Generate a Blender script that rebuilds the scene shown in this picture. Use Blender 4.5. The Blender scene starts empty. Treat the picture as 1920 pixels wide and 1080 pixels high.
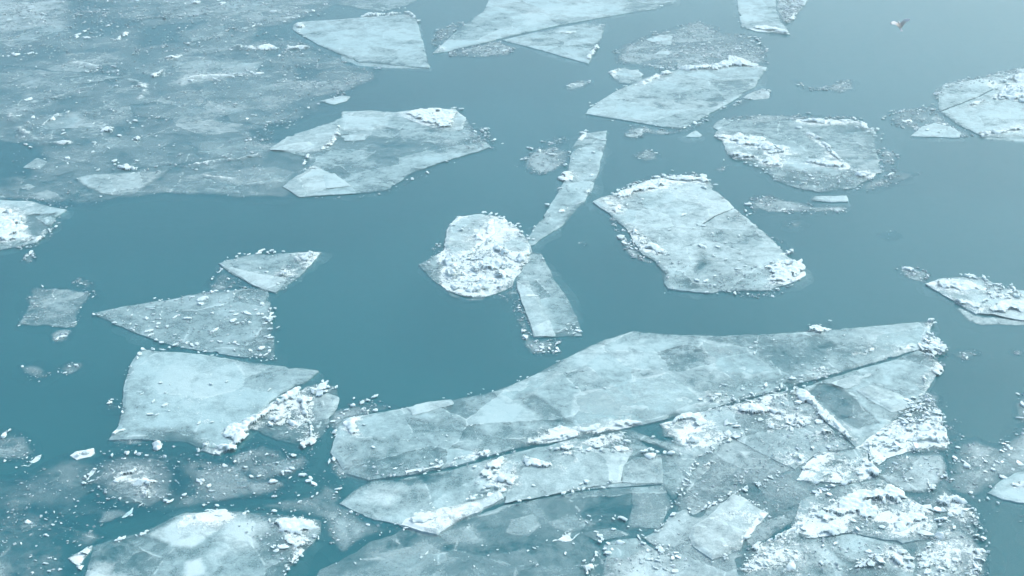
import bpy, bmesh, math
import numpy as np
from mathutils import Vector, Matrix

# ------------------------------------------------------------------ camera, sky, sun, exposure
scene = bpy.context.scene
COL = scene.collection
CAM_H, PITCH, FPX = 20.0, math.radians(26.0), 2317.6      # photo pixels (1920 wide)
cam_data = bpy.data.cameras.new('camera')
cam_data.sensor_width = 36.0
cam_data.lens = 36.0 * FPX / 1920.0
cam_data.clip_end = 6000.0
cam = bpy.data.objects.new('camera', cam_data)
cam.location = (0, 0, CAM_H)
cam.rotation_euler = (math.pi / 2 - PITCH, 0, 0)
COL.objects.link(cam)
scene.camera = cam

SUN_EL, SUN_AZ = math.radians(50.0), math.radians(52.0)   # azimuth clockwise from +Y (the view direction)
world = bpy.data.worlds.new('World')
scene.world = world
world.use_nodes = True
wn = world.node_tree.nodes
sky = wn.new('ShaderNodeTexSky')
sky.sky_type = 'NISHITA'
sky.sun_disc = False
sky.sun_elevation = SUN_EL
sky.sun_rotation = SUN_AZ
sky.air_density = 1.2
sky.dust_density = 4.0
sky.ozone_density = 4.0
wn['Background'].inputs['Strength'].default_value = 0.15
world.node_tree.links.new(sky.outputs['Color'], wn['Background'].inputs['Color'])

sun_data = bpy.data.lights.new('sun', 'SUN')
sun_data.energy = 1.0
sun_data.angle = math.radians(16)
sun_data.color = (1.0, 0.97, 0.92)
sun = bpy.data.objects.new('sun', sun_data)
sd_ = Vector((math.sin(SUN_AZ) * math.cos(SUN_EL), math.cos(SUN_AZ) * math.cos(SUN_EL), math.sin(SUN_EL)))
sun.rotation_euler = sd_.to_track_quat('Z', 'Y').to_euler()
sun.location = (30, 40, 60)
COL.objects.link(sun)

scene.view_settings.view_transform = 'Standard'
scene.view_settings.look = 'None'
scene.view_settings.exposure = 1.32
scene.view_settings.gamma = 1.0
scene.cycles.transparent_max_bounces = 24
scene.cycles.max_bounces = 6
HAZE_D = 0.0040

# ------------------------------------------------------------------ helpers: photo pixel -> point on the water
FW = np.array([0, math.cos(PITCH), -math.sin(PITCH)])
UPV = np.array([0, math.sin(PITCH), math.cos(PITCH)])

def P(s):
    return np.array([[float(v) for v in q.split(',')] for q in s.split()])

def Wp(px, z=0.0):
    px = np.asarray(px, float).reshape(-1, 2)
    d = FW[None] * FPX + np.stack([px[:, 0] - 960, np.zeros(len(px)), np.zeros(len(px))], 1) + (540 - px[:, 1])[:, None] * UPV[None]
    t = (z - CAM_H) / d[:, 2]
    return (d * t[:, None])[:, :2]

def mpp(xy):                                              # metres per photo pixel at a place on the water
    xy = np.asarray(xy, float).reshape(-1, 2)
    return np.sqrt((xy ** 2).sum(1) + CAM_H ** 2) / FPX

def hsh(ix, iy, seed):
    ix = ix.astype(np.int64).astype(np.uint64); iy = iy.astype(np.int64).astype(np.uint64)
    M = np.uint64(0xffffffff)
    h = (ix * np.uint64(374761393) + iy * np.uint64(668265263) + np.uint64((seed * 144269504 + 12345) & 0xffffffff)) & M
    h = ((h ^ (h >> np.uint64(13))) * np.uint64(1274126177)) & M
    h = ((h ^ (h >> np.uint64(15))) * np.uint64(2246822519)) & M
    return ((h ^ (h >> np.uint64(16))) & M).astype(np.float64) / 4294967296.0

def vn(x, y, seed=0):
    ix = np.floor(x); iy = np.floor(y); fx = x - ix; fy = y - iy
    fx = fx * fx * (3 - 2 * fx); fy = fy * fy * (3 - 2 * fy)
    a = hsh(ix, iy, seed); b = hsh(ix + 1, iy, seed); c = hsh(ix, iy + 1, seed); d = hsh(ix + 1, iy + 1, seed)
    return (a * (1 - fx) + b * fx) * (1 - fy) + (c * (1 - fx) + d * fx) * fy

def fbm(x, y, octv=4, seed=0, gain=0.5):
    s = 0; a = 1; n = 0
    for k in range(octv):
        ca, sa = math.cos(0.6 * k), math.sin(0.6 * k)
        s = s + a * vn((x * ca - y * sa) * 2 ** k + 17.3 * k, (x * sa + y * ca) * 2 ** k - 9.1 * k, seed + k)
        n += a; a *= gain
    return s / n

def worley(x, y, seed=0):
    ix = np.floor(x); iy = np.floor(y); best = np.full(x.shape, 9.0)
    for dx in (-1, 0, 1):
        for dy in (-1, 0, 1):
            cx = ix + dx; cy = iy + dy
            px = cx + hsh(cx, cy, seed); py = cy + hsh(cx, cy, seed + 77)
            best = np.minimum(best, (px - x) ** 2 + (py - y) ** 2)
    return np.sqrt(best)

def sst(a, b, x):
    t = np.clip((x - a) / (b - a), 0, 1)
    return t * t * (3 - 2 * t)

def fract(poly, amp, seed, spacing=None, wave=1.3, octv=4):
    """subdivide a world outline and break its edges"""
    if spacing is None:
        spacing = max(0.09, float(mpp(poly.mean(0))[0]) * 5)
    pts, nor = [], []
    area = 0.5 * np.sum(poly[:, 0] * np.roll(poly[:, 1], -1) - np.roll(poly[:, 0], -1) * poly[:, 1])
    for i in range(len(poly)):
        a = poly[i]; b = poly[(i + 1) % len(poly)]
        L = np.hypot(*(b - a))
        if L < 1e-6: continue
        n = max(1, int(round(L / spacing)))
        t = np.arange(n)[:, None] / n
        pts.append(a + (b - a) * t)
        e = (b - a) / L
        nn = np.array([e[1], -e[0]]) * (1 if area > 0 else -1)
        nor.append(np.repeat(nn[None], n, 0))
    p = np.concatenate(pts); n = np.concatenate(nor)
    if amp > 0:
        f = fbm(p[:, 0] / wave + seed * 3.7, p[:, 1] / wave, octv, seed, 0.6) - 0.5
        g = fbm(p[:, 0] / wave + 50 + seed, p[:, 1] / wave, octv, seed + 40, 0.6) - 0.5
        f2 = fbm(p[:, 0] / 0.28 + seed, p[:, 1] / 0.28, 3, seed + 7, 0.6) - 0.5
        bite = np.maximum(0, vn(p[:, 0] / 0.45 + seed, p[:, 1] / 0.45, seed + 11) - 0.70) * np.minimum(1.2, 0.35 + 5 * amp)
        bite = bite * np.maximum(0, vn(p[:, 0] / 1.9, p[:, 1] / 1.9 + seed, seed + 12) - 0.35) * 2.2
        p = p - n * bite[:, None] + n * (f * 2.4 * amp + f2 * (0.05 + 0.5 * amp))[:, None] + np.stack([-n[:, 1], n[:, 0]], 1) * (g * 1.2 * amp)[:, None]
    return p

def seg_dist(Q, line):
    """distance of points to an open polyline, and position along it 0..1"""
    best = np.full(len(Q), 1e9); par = np.zeros(len(Q)); m = len(line) - 1
    for i in range(m):
        a = line[i]; e = line[i + 1] - a
        t = np.clip(((Q - a) @ e) / (e @ e + 1e-12), 0, 1)
        d = np.hypot(*(Q - a - t[:, None] * e).T)
        k = d < best
        best[k] = d[k]; par[k] = (i + t[k]) / m
    return best, par

def sdist(Q, poly):
    A = poly; B = np.roll(poly, -1, 0); E = B - A; EE = (E ** 2).sum(1) + 1e-12
    sd = np.empty(len(Q)); near = np.empty((len(Q), 2))
    ch = max(500, int(1.2e6 / len(poly)))
    dy = np.where(np.abs(E[:, 1]) < 1e-12, 1e-12, E[:, 1])
    for s in range(0, len(Q), ch):
        q = Q[s:s + ch]
        dx_ = q[:, 0:1] - A[None, :, 0]; dy_ = q[:, 1:2] - A[None, :, 1]
        t = np.clip((dx_ * E[:, 0] + dy_ * E[:, 1]) / EE, 0, 1)
        d2 = (dx_ - t * E[:, 0]) ** 2 + (dy_ - t * E[:, 1]) ** 2
        j = d2.argmin(1); r = np.arange(len(q))
        near[s:s + ch] = A[j] + E[j] * t[r, j][:, None]
        ins = (((A[None, :, 1] > q[:, 1:2]) != (B[None, :, 1] > q[:, 1:2])) & (dx_ < E[:, 0] * dy_ / dy)).sum(1) % 2 == 1
        sd[s:s + ch] = np.where(ins, 1, -1) * np.sqrt(d2[r, j])
    return sd, near

def inpoly(Q, poly):
    A = poly; B = np.roll(poly, -1, 0); E = B - A
    dy = np.where(np.abs(E[:, 1]) < 1e-12, 1e-12, E[:, 1])
    return (((A[None, :, 1] > Q[:, 1:2]) != (B[None, :, 1] > Q[:, 1:2])) & (Q[:, 0:1] - A[None, :, 0] < E[:, 0] * (Q[:, 1:2] - A[None, :, 1]) / dy)).sum(1) % 2 == 1

def mesh_np(name, V, F, attrs=None, smooth=True):
    me = bpy.data.meshes.new(name)
    k = F.shape[1]
    me.vertices.add(len(V)); me.vertices.foreach_set('co', np.asarray(V, np.float32).ravel())
    me.loops.add(F.size); me.loops.foreach_set('vertex_index', F.astype(np.int32).ravel())
    me.polygons.add(len(F)); me.polygons.foreach_set('loop_start', np.arange(0, F.size, k, dtype=np.int32))
    me.polygons.foreach_set('use_smooth', np.full(len(F), smooth, dtype=bool))
    for an, arr in (attrs or {}).items():
        at = me.attributes.new(an, 'FLOAT', 'POINT'); at.data.foreach_set('value', np.asarray(arr, np.float32))
    me.update(calc_edges=True)
    return me

SEED = [100]
def nseed():
    SEED[0] += 1
    return SEED[0]

def link(name, me, mat, parent, kind=None):
    if mat is not None and not len(me.materials): me.materials.append(mat)
    o = bpy.data.objects.new(name, me); COL.objects.link(o)
    o.parent = parent
    if kind: o['kind'] = kind
    return o

def thing(name, label, cat, xy, group=None):
    o = bpy.data.objects.new(name, None); COL.objects.link(o)
    o.empty_display_size = 0.3
    o.location = (float(xy[0]), float(xy[1]), 0)
    o['label'] = label; o['category'] = cat
    if group: o['group'] = group
    return o

def org(root):
    return np.array([root.location.x, root.location.y])

# ------------------------------------------------------------------ materials
def nt(name):
    m = bpy.data.materials.new(name); m.use_nodes = True
    t = m.node_tree; t.nodes.clear()
    return m, t, t.nodes, t.links

def N(nodes, typ, **kw):
    n = nodes.new(typ)
    for k, v in kw.items():
        if k.startswith('i_'): n.inputs[k[2:].replace('_', ' ')].default_value = v
        else: setattr(n, k, v)
    return n

def math_(t, op, a, b=None, c=None, clamp=False):
    n = t.nodes.new('ShaderNodeMath'); n.operation = op; n.use_clamp = clamp
    for i, v in enumerate((a, b, c)):
        if v is None: continue
        if isinstance(v, (int, float)): n.inputs[i].default_value = v
        else: t.links.new(v, n.inputs[i])
    return n.outputs[0]

def noise(t, vec, scale, detail=5, rough=0.55, dist=0.0):
    n = t.nodes.new('ShaderNodeTexNoise'); n.inputs['Scale'].default_value = scale
    n.inputs['Detail'].default_value = detail; n.inputs['Roughness'].default_value = rough
    n.inputs['Distortion'].default_value = dist
    t.links.new(vec, n.inputs['Vector'])
    return n.outputs['Fac']

def mixc(t, fac, a, b):
    n = t.nodes.new('ShaderNodeMix'); n.data_type = 'RGBA'
    t.links.new(fac, n.inputs['Factor'])
    for s, v in (('A', a), ('B', b)):
        i = [q for q in n.inputs if q.name == s and q.type == 'RGBA'][0]
        if isinstance(v, tuple): i.default_value = (*v, 1)
        else: t.links.new(v, i)
    return [q for q in n.outputs if q.type == 'RGBA'][0]

def sstep(t, x, a, b):
    n = t.nodes.new('ShaderNodeMapRange'); n.interpolation_type = 'SMOOTHSTEP'
    t.links.new(x, n.inputs['Value']); n.inputs['From Min'].default_value = a; n.inputs['From Max'].default_value = b
    return n.outputs['Result']

ICE_BLUE = (0.255, 0.390, 0.382)
ICE_GREY = (0.235, 0.33, 0.325)
FROST_C = (0.375, 0.492, 0.468)
SNOW_C = (0.545, 0.650, 0.610)

def make_ice():
    m, t, ns, lk = nt('floe_ice')
    geo = N(ns, 'ShaderNodeNewGeometry'); oi = N(ns, 'ShaderNodeObjectInfo')
    vs = N(ns, 'ShaderNodeVectorMath'); vs.operation = 'SCALE'; lk.new(geo.outputs['Position'], vs.inputs[0])
    lk.new(math_(t, 'MULTIPLY_ADD', oi.outputs['Random'], 0.7, 0.6), vs.inputs['Scale']); pos = vs.outputs[0]
    at = {}
    for a in ('op', 'snow', 'dirt', 'frost'):
        n = N(ns, 'ShaderNodeAttribute'); n.attribute_name = a; at[a] = n.outputs['Fac']
    n1 = noise(t, pos, 0.9, 7, 0.6, 0.4)
    n2 = noise(t, pos, 5.0, 6, 0.62, 0.6)
    n3 = noise(t, pos, 24.0, 4, 0.65)
    n4 = noise(t, pos, 60.0, 2, 0.6)
    n0 = noise(t, pos, 2.2, 5, 0.6, 1.2)
    # how milky the ice is (thickness, bubbles, frost)
    nz = math_(t, 'MULTIPLY', math_(t, 'SUBTRACT', n1, 0.5), 1.4)
    # refrozen seams and the plates between them
    wv = N(ns, 'ShaderNodeVectorMath'); wv.operation = 'SCALE'; wv.inputs['Scale'].default_value = 0.28
    nc = N(ns, 'ShaderNodeTexNoise'); nc.inputs['Scale'].default_value = 1.6; nc.inputs['Detail'].default_value = 4; lk.new(pos, nc.inputs['Vector']); lk.new(nc.outputs['Color'], wv.inputs[0])
    wa = N(ns, 'ShaderNodeVectorMath'); wa.operation = 'ADD'; lk.new(pos, wa.inputs[0]); lk.new(wv.outputs[0], wa.inputs[1])
    v1 = N(ns, 'ShaderNodeTexVoronoi'); v1.voronoi_dimensions = '2D'; v1.inputs['Scale'].default_value = 0.55; lk.new(wa.outputs[0], v1.inputs['Vector'])
    v2 = N(ns, 'ShaderNodeTexVoronoi'); v2.voronoi_dimensions = '2D'; v2.feature = 'DISTANCE_TO_EDGE'; v2.inputs['Scale'].default_value = 0.55; lk.new(wa.outputs[0], v2.inputs['Vector'])
    cell = N(ns, 'ShaderNodeSeparateColor'); lk.new(v1.outputs['Color'], cell.inputs[0])
    seam = math_(t, 'MULTIPLY', math_(t, 'SUBTRACT', 1.0, sstep(t, v2.outputs['Distance'], 0.004, 0.022)), sstep(t, n0, 0.48, 0.58))
    nz = math_(t, 'MULTIPLY_ADD', math_(t, 'SUBTRACT', cell.outputs[0], 0.5), 0.40, nz)
    nz = math_(t, 'MULTIPLY_ADD', seam, 0.35, nz)
    for nn_, am in ((n2, 0.75), (n3, 0.7), (n4, 0.6), (n0, 0.85)):
        nz = math_(t, 'MULTIPLY_ADD', math_(t, 'SUBTRACT', nn_, 0.5), am, nz)
    v = math_(t, 'MULTIPLY_ADD', nz, math_(t, 'MULTIPLY_ADD', sstep(t, at['op'], 0.05, 0.6), 0.5, 0.5), at['op'])
    # clear through where the sheet has none
    v = math_(t, 'MULTIPLY', v, sstep(t, at['op'], 0.0, 0.22), clamp=True)
    # snow dusted and frozen on
    s = math_(t, 'MULTIPLY_ADD', math_(t, 'SUBTRACT', n2, 0.5), 1.3, at['snow'])
    s = math_(t, 'MULTIPLY_ADD', math_(t, 'SUBTRACT', n3, 0.5), 0.9, s)
    s = math_(t, 'MULTIPLY_ADD', math_(t, 'SUBTRACT', n4, 0.5), 0.5, s)
    sm = sstep(t, s, 0.5, 0.72)
    sm = math_(t, 'MULTIPLY', sm, sstep(t, at['op'], 0.02, 0.2))
    base = mixc(t, at['dirt'], ICE_BLUE, ICE_GREY)
    fr = math_(t, 'MULTIPLY_ADD', math_(t, 'SUBTRACT', n0, 0.5), 0.9, at['frost'])
    fr = math_(t, 'MULTIPLY_ADD', seam, 0.5, math_(t, 'MULTIPLY_ADD', math_(t, 'SUBTRACT', cell.outputs[1], 0.5), 0.5, fr))
    fr = math_(t, 'MULTIPLY_ADD', math_(t, 'SUBTRACT', n3, 0.5), 0.5, fr, clamp=True)
    base = mixc(t, fr, base, FROST_C)
    col = mixc(t, sm, base, SNOW_C)
    opac = math_(t, 'MAXIMUM', v, math_(t, 'MULTIPLY', sm, 0.93), clamp=True)
    b = N(ns, 'ShaderNodeBump'); b.inputs['Strength'].default_value = 0.8; b.inputs['Distance'].default_value = 0.02
    hh = math_(t, 'MULTIPLY_ADD', n3, 0.55, n2)
    hh = math_(t, 'MULTIPLY_ADD', sm, 0.5, hh)
    lk.new(hh, b.inputs['Height'])
    p = N(ns, 'ShaderNodeBsdfPrincipled'); p.inputs['Roughness'].default_value = 0.5; p.inputs['IOR'].default_value = 1.31
    lk.new(col, p.inputs['Base Color']); lk.new(b.outputs['Normal'], p.inputs['Normal'])
    lk.new(math_(t, 'MULTIPLY_ADD', sm, 0.35, 0.45), p.inputs['Roughness'])
    tr = N(ns, 'ShaderNodeBsdfTransparent'); tr.inputs['Color'].default_value = (0.93, 0.97, 0.98, 1)
    mx = N(ns, 'ShaderNodeMixShader'); lk.new(opac, mx.inputs['Fac']); lk.new(tr.outputs[0], mx.inputs[1]); lk.new(p.outputs[0], mx.inputs[2])
    o = N(ns, 'ShaderNodeOutputMaterial'); lk.new(mx.outputs[0], o.inputs['Surface'])
    return m

def make_snow():
    m, t, ns, lk = nt('packed_snow')
    geo = N(ns, 'ShaderNodeNewGeometry'); pos = geo.outputs['Position']
    n1 = noise(t, pos, 6, 5, 0.6); n2 = noise(t, pos, 30, 4, 0.65)
    c = mixc(t, sstep(t, n1, 0.35, 0.62), (0.42, 0.54, 0.525), SNOW_C)
    b = N(ns, 'ShaderNodeBump'); b.inputs['Strength'].default_value = 0.7; b.inputs['Distance'].default_value = 0.03
    lk.new(math_(t, 'MULTIPLY_ADD', n2, 0.6, n1), b.inputs['Height'])
    p = N(ns, 'ShaderNodeBsdfPrincipled'); p.inputs['Roughness'].default_value = 0.85; p.inputs['IOR'].default_value = 1.31
    lk.new(c, p.inputs['Base Color']); lk.new(b.outputs['Normal'], p.inputs['Normal'])
    o = N(ns, 'ShaderNodeOutputMaterial'); lk.new(p.outputs[0], o.inputs['Surface'])
    return m

def make_crumb():
    m, t, ns, lk = nt('brash_ice')
    geo = N(ns, 'ShaderNodeNewGeometry'); r = geo.outputs['Random Per Island']
    ramp = N(ns, 'ShaderNodeValToRGB'); lk.new(r, ramp.inputs['Fac'])
    e = ramp.color_ramp.elements
    e[0].position = 0.0; e[0].color = (0.24, 0.34, 0.34, 1)
    e[1].position = 1.0; e[1].color = (0.555, 0.645, 0.625, 1)
    k = ramp.color_ramp.elements.new(0.5); k.color = (0.33, 0.43, 0.43, 1)
    k = ramp.color_ramp.elements.new(0.78); k.color = (0.42, 0.52, 0.52, 1)
    p = N(ns, 'ShaderNodeBsdfPrincipled'); p.inputs['Roughness'].default_value = 0.45; p.inputs['IOR'].default_value = 1.31
    lk.new(ramp.outputs['Color'], p.inputs['Base Color'])
    tr = N(ns, 'ShaderNodeBsdfTransparent')
    mx = N(ns, 'ShaderNodeMixShader'); lk.new(math_(t, 'MULTIPLY_ADD', r, 0.6, 0.4, clamp=True), mx.inputs['Fac'])
    lk.new(tr.outputs[0], mx.inputs[1]); lk.new(p.outputs[0], mx.inputs[2])
    o = N(ns, 'ShaderNodeOutputMaterial'); lk.new(mx.outputs[0], o.inputs['Surface'])
    return m

WATER_C = (0.012, 0.140, 0.153)
def make_water():
    m, t, ns, lk = nt('river_water')
    geo = N(ns, 'ShaderNodeNewGeometry'); pos = geo.outputs['Position']
    b = N(ns, 'ShaderNodeBump'); b.inputs['Strength'].default_value = 0.26; b.inputs['Distance'].default_value = 0.06
    mp = N(ns, 'ShaderNodeMapping'); mp.inputs['Scale'].default_value = (1, 1.6, 1); lk.new(pos, mp.inputs['Vector'])
    h = math_(t, 'MULTIPLY_ADD', noise(t, mp.outputs[0], 20, 4, 0.6), 0.4, noise(t, mp.outputs[0], 1.4, 3, 0.5))
    lk.new(h, b.inputs['Height'])
    p = N(ns, 'ShaderNodeBsdfPrincipled'); p.inputs['IOR'].default_value = 1.33; p.inputs['Roughness'].default_value = 0.06
    lk.new(mixc(t, noise(t, pos, 0.05, 3, 0.5), tuple(c * 0.9 for c in WATER_C), tuple(c * 1.1 for c in WATER_C)), p.inputs['Base Color'])
    p.inputs['Alpha'].default_value = 0.62
    lk.new(b.outputs['Normal'], p.inputs['Normal'])
    o = N(ns, 'ShaderNodeOutputMaterial'); lk.new(p.outputs[0], o.inputs['Surface'])
    return m

def plain(name, c, rough=0.6):
    m, t, ns, lk = nt(name)
    geo = N(ns, 'ShaderNodeNewGeometry')
    n = noise(t, geo.outputs['Position'], 14, 4)
    p = N(ns, 'ShaderNodeBsdfPrincipled'); p.inputs['Roughness'].default_value = rough
    lk.new(mixc(t, n, tuple(v * 0.85 for v in c), tuple(min(1, v * 1.12) for v in c)), p.inputs['Base Color'])
    o = N(ns, 'ShaderNodeOutputMaterial'); lk.new(p.outputs[0], o.inputs['Surface'])
    return m

ICE = make_ice(); SNOW = make_snow(); CRUMB = make_crumb(); WATER = make_water()
BED = plain('river_bed_silt', (0.008, 0.080, 0.090), 0.9)

# ------------------------------------------------------------------ the setting: one sheet of water to the horizon
def big_plane(name, z, mat, kind):
    me = bpy.data.meshes.new(name)
    me.from_pydata([(-3000, -3000, z), (3000, -3000, z), (3000, 3000, z), (-3000, 3000, z)], [], [(0, 1, 2, 3)])
    o = link(name, me, mat, None); o['kind'] = kind
    return o
big_plane('water', 0.0, WATER, 'structure')
big_plane('river_bed', -2.5, BED, 'structure')

# ------------------------------------------------------------------ ice builders
def to_w(px):
    return Wp(px) if isinstance(px, np.ndarray) else Wp(P(px))

def grid(poly, cell):
    lo = poly.min(0) - cell * 1.5; hi = poly.max(0) + cell * 1.5
    nx = int((hi[0] - lo[0]) / cell) + 2; ny = int((hi[1] - lo[1]) / cell) + 2
    X, Y = np.meshgrid(lo[0] + np.arange(nx) * cell, lo[1] + np.arange(ny) * cell, indexing='ij')
    Q = np.stack([X.ravel(), Y.ravel()], 1)
    if nx * ny > 3000:                                    # exact only near the outline, interpolated further in and out
        k = 5
        cx = np.arange(0, nx + k, k); cy = np.arange(0, ny + k, k)
        CX, CY = np.meshgrid(lo[0] + cx * cell, lo[1] + cy * cell, indexing='ij')
        cs, cn = sdist(np.stack([CX.ravel(), CY.ravel()], 1), poly); cs = cs.reshape(CX.shape)
        gi = np.arange(nx) / k; gj = np.arange(ny) / k
        i0 = gi.astype(int); j0 = gj.astype(int); fi = (gi - i0)[:, None]; fj = (gj - j0)[None]
        up = (cs[i0][:, j0] * (1 - fi) + cs[i0 + 1][:, j0] * fi) * (1 - fj) + (cs[i0][:, j0 + 1] * (1 - fi) + cs[i0 + 1][:, j0 + 1] * fi) * fj
        sd = up.ravel().copy(); near = np.zeros((len(Q), 2))
        m = np.abs(sd) < cell * k * 1.3
        sd[m], near[m] = sdist(Q[m], poly)
    else:
        sd, near = sdist(Q, poly)
    S = sd.reshape(nx, ny)
    mx = np.maximum(np.maximum(S[:-1, :-1], S[1:, :-1]), np.maximum(S[:-1, 1:], S[1:, 1:]))
    ci, cj = np.nonzero(mx > 0)
    idx = np.arange(nx * ny).reshape(nx, ny)
    F = np.stack([idx[ci, cj], idx[ci + 1, cj], idx[ci + 1, cj + 1], idx[ci, cj + 1]], 1)
    used = np.unique(F); remap = np.full(nx * ny, -1); remap[used] = np.arange(len(used))
    F = remap[F]; Q = Q[used]; sd = sd[used]; near = near[used]
    out = sd < 0
    d = Q - near; L = np.hypot(d[:, 0], d[:, 1])[:, None] + 1e-9
    nor = np.where(out[:, None], d / L, 0)
    Q = np.where(out[:, None], near, Q)
    sd = np.maximum(sd, 0)
    e = np.concatenate([F[:, [0, 1]], F[:, [1, 2]], F[:, [2, 3]], F[:, [3, 0]]])
    key = np.sort(e, 1); key = key[:, 0] * len(Q) + key[:, 1]
    _, inv, cnt = np.unique(key, return_inverse=True, return_counts=True)
    be = e[cnt[inv] == 1]
    return Q, sd, nor, F, be

def sheet(root, name, poly, z=0.06, op=0.8, mott=0.25, snow=0.1, relief=0.012, jag=0.05, dirt=0.0, fade=0.0, rim=0.0,
          tones=(), cracks=(), ridges=(), foot=(0.16, 0.22), cellk=1.0, bottom=None, edge_min=0.55, wave=1.3, mat=None, kind=None, tilt=None, frost=None):
    sdv = nseed()
    w = fract(to_w(poly), jag, sdv, wave=wave)
    c = w.mean(0)
    cell = float(mpp(c)[0]) * 2.2 * cellk
    Q, sd, nor, F, be = grid(w, cell)
    x, y = Q[:, 0], Q[:, 1]
    lowf = fbm(x / 2.6, y / 2.6, 4, sdv) - 0.5
    midf = fbm(x / 0.7, y / 0.7, 4, sdv + 9) - 0.5
    opv = op + mott * 1.6 * lowf + mott * 0.7 * midf
    sn = np.full(len(Q), snow + (0.07 if (bottom is None and snow > 0.03) else 0.0)) + 0.5 * lowf * (snow > 0)
    if frost is None: frost = 0.5 if name == 'ice_plate' else 0.05
    frv = frost + 0.5 * lowf + np.zeros(len(Q))
    dv = np.clip(dirt + 0.5 * (fbm(x / 3, y / 3, 3, sdv + 5) - 0.5) * (dirt > 0), 0, 1)
    z = z * 0.75
    if bottom is not None and bottom > -0.01: foot = (0.02, 0.1)
    zz = z * (edge_min + (1 - edge_min) * sst(0, 0.12, sd)) + relief * 2 * (fbm(x / 0.5, y / 0.5, 4, sdv + 21) - 0.5) * sst(0, 0.05, sd)
    if tilt is not None:
        zz = zz + np.clip((x - c[0]) * tilt[0] + (y - c[1]) * tilt[1], -z * 0.7, 0.3)
    for tn in tones:
        tp, dl = tn[0], tn[1] * (1.35 if tn[1] > -0.4 else 1.0); soft = tn[2] if len(tn) > 2 else 0.08
        tw = fract(to_w(tp), 0.12, nseed(), spacing=0.3)
        lo_, hi_ = tw.min(0) - soft, tw.max(0) + soft
        mk = (x > lo_[0]) & (x < hi_[0]) & (y > lo_[1]) & (y < hi_[1])
        k = np.zeros(len(Q))
        if mk.any():
            k[mk] = sst(-soft, soft, sdist(Q[mk], tw)[0])
        opv = opv + dl * k
        if dl < 0: sn = sn - 0.5 * k
        else: sn = sn + 0.25 * dl * k; frv = frv + 2.2 * dl * k
    for ck in cracks:
        lw = to_w(ck[0]); wd = ck[1]
        d, par = seg_dist(Q + 0.10 * np.stack([fbm(x * 1.5, y * 1.5, 3, sdv + 60) - 0.5, fbm(x * 1.5 + 40, y * 1.5, 3, sdv + 61) - 0.5], 1), lw)
        k = 1 - sst(wd * 0.4, wd, d)
        opv = opv - k * 0.9; zz = zz - k * min(z * 0.8, 0.05); sn = sn - k
    for rg in ridges:
        lw = to_w(rg[0]); wd, hg = rg[1], rg[2]
        d, par = seg_dist(Q + 0.25 * np.stack([fbm(x * 1.2, y * 1.2, 3, sdv + 70) - 0.5, fbm(x * 1.2 + 40, y * 1.2, 3, sdv + 71) - 0.5], 1), lw)
        brk = sst(0.35, 0.6, fbm(x * 0.9, y * 0.9, 3, sdv + 80))
        k = (1 - sst(0, wd, d)) * brk
        zz = zz + 1.5 * hg * k * (0.4 + 1.2 * vn(x * 6, y * 6, sdv + 3)); sn = sn + 0.55 * k; opv = opv + 0.35 * k
    if rim:
        brk = sst(0.3, 0.62, fbm(x * 0.8, y * 0.8, 3, sdv + 90))
        k = np.exp(-sd / 0.14) * brk * rim
        sn = sn + 0.6 * k; opv = opv + 0.3 * k; zz = zz + 0.05 * k * vn(x * 5, y * 5, sdv)
    if bottom is None and not fade:
        k = np.exp(-sd / 0.16) * sst(0.46, 0.66, fbm(x / 1.4, y / 1.4, 3, sdv + 44))
        opv = opv - 0.55 * k; sn = sn - 0.4 * k
    if fade:
        fz = fade * (0.3 + 1.4 * fbm(x / 1.1, y / 1.1, 3, sdv + 33))
        k = sst(0, 1, sd / fz)
        opv = opv * k; sn = sn - 0.5 * (1 - k)
        opv = np.maximum(opv, 0)
    if not fade and not any(q[1] <= -0.45 for q in tones) and not cracks: opv = np.maximum(opv, 0.26)
    opv = np.clip(opv, 0.0, 1.0)
    zz = np.maximum(zz, 0.006 if bottom is None else bottom + 0.004)
    V = np.concatenate([Q, zz[:, None]], 1)
    # broken sides going down into the water
    bi = np.unique(be); mp_ = np.full(len(Q), -1); mp_[bi] = np.arange(len(bi))
    n0 = len(Q); nb = len(bi)
    top = V[bi]
    a = mp_[be[:, 0]]; b = mp_[be[:, 1]]
    if bottom is None:
        mid = top.copy(); mid[:, :2] += nor[bi] * 0.012; mid[:, 2] = -0.015
        lg = sst(0.38, 0.75, fbm(x[bi] / 1.7, y[bi] / 1.7, 3, sdv + 8))
        bot = top.copy(); bot[:, :2] += nor[bi] * (foot[0] * (0.35 + 2.6 * lg))[:, None]; bot[:, 2] = -foot[1] * 0.6
        V = np.concatenate([V, top, mid, mid, bot])
        F = np.concatenate([F, np.stack([n0 + b, n0 + a, n0 + nb + a, n0 + nb + b], 1), np.stack([n0 + 2 * nb + b, n0 + 2 * nb + a, n0 + 3 * nb + a, n0 + 3 * nb + b], 1)])
        ex = 2
    else:
        bot = top.copy(); bot[:, :2] += nor[bi] * foot[0]; bot[:, 2] = bottom
        V = np.concatenate([V, top, bot])
        F = np.concatenate([F, np.stack([n0 + b, n0 + a, n0 + nb + a, n0 + nb + b], 1)]); ex = 1
    def sk(v, m1, m2):
        e = v[bi]
        return np.concatenate([v, e, e * m1, e * m1, e * m2]) if ex == 2 else np.concatenate([v, e, e * m1])
    at = {'op': sk(opv, 0.85, 0.3), 'snow': sk(sn, 0.0, 0.0), 'dirt': sk(dv, 1, 1), 'frost': sk(frv, 1, 1)}
    o_ = org(root); V[:, 0] -= o_[0]; V[:, 1] -= o_[1]
    me = mesh_np(name, V, F, at)
    SHEETS.setdefault(root.name, []).append((me, Q))
    return link(name, me, mat or ICE, root, kind)

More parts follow.
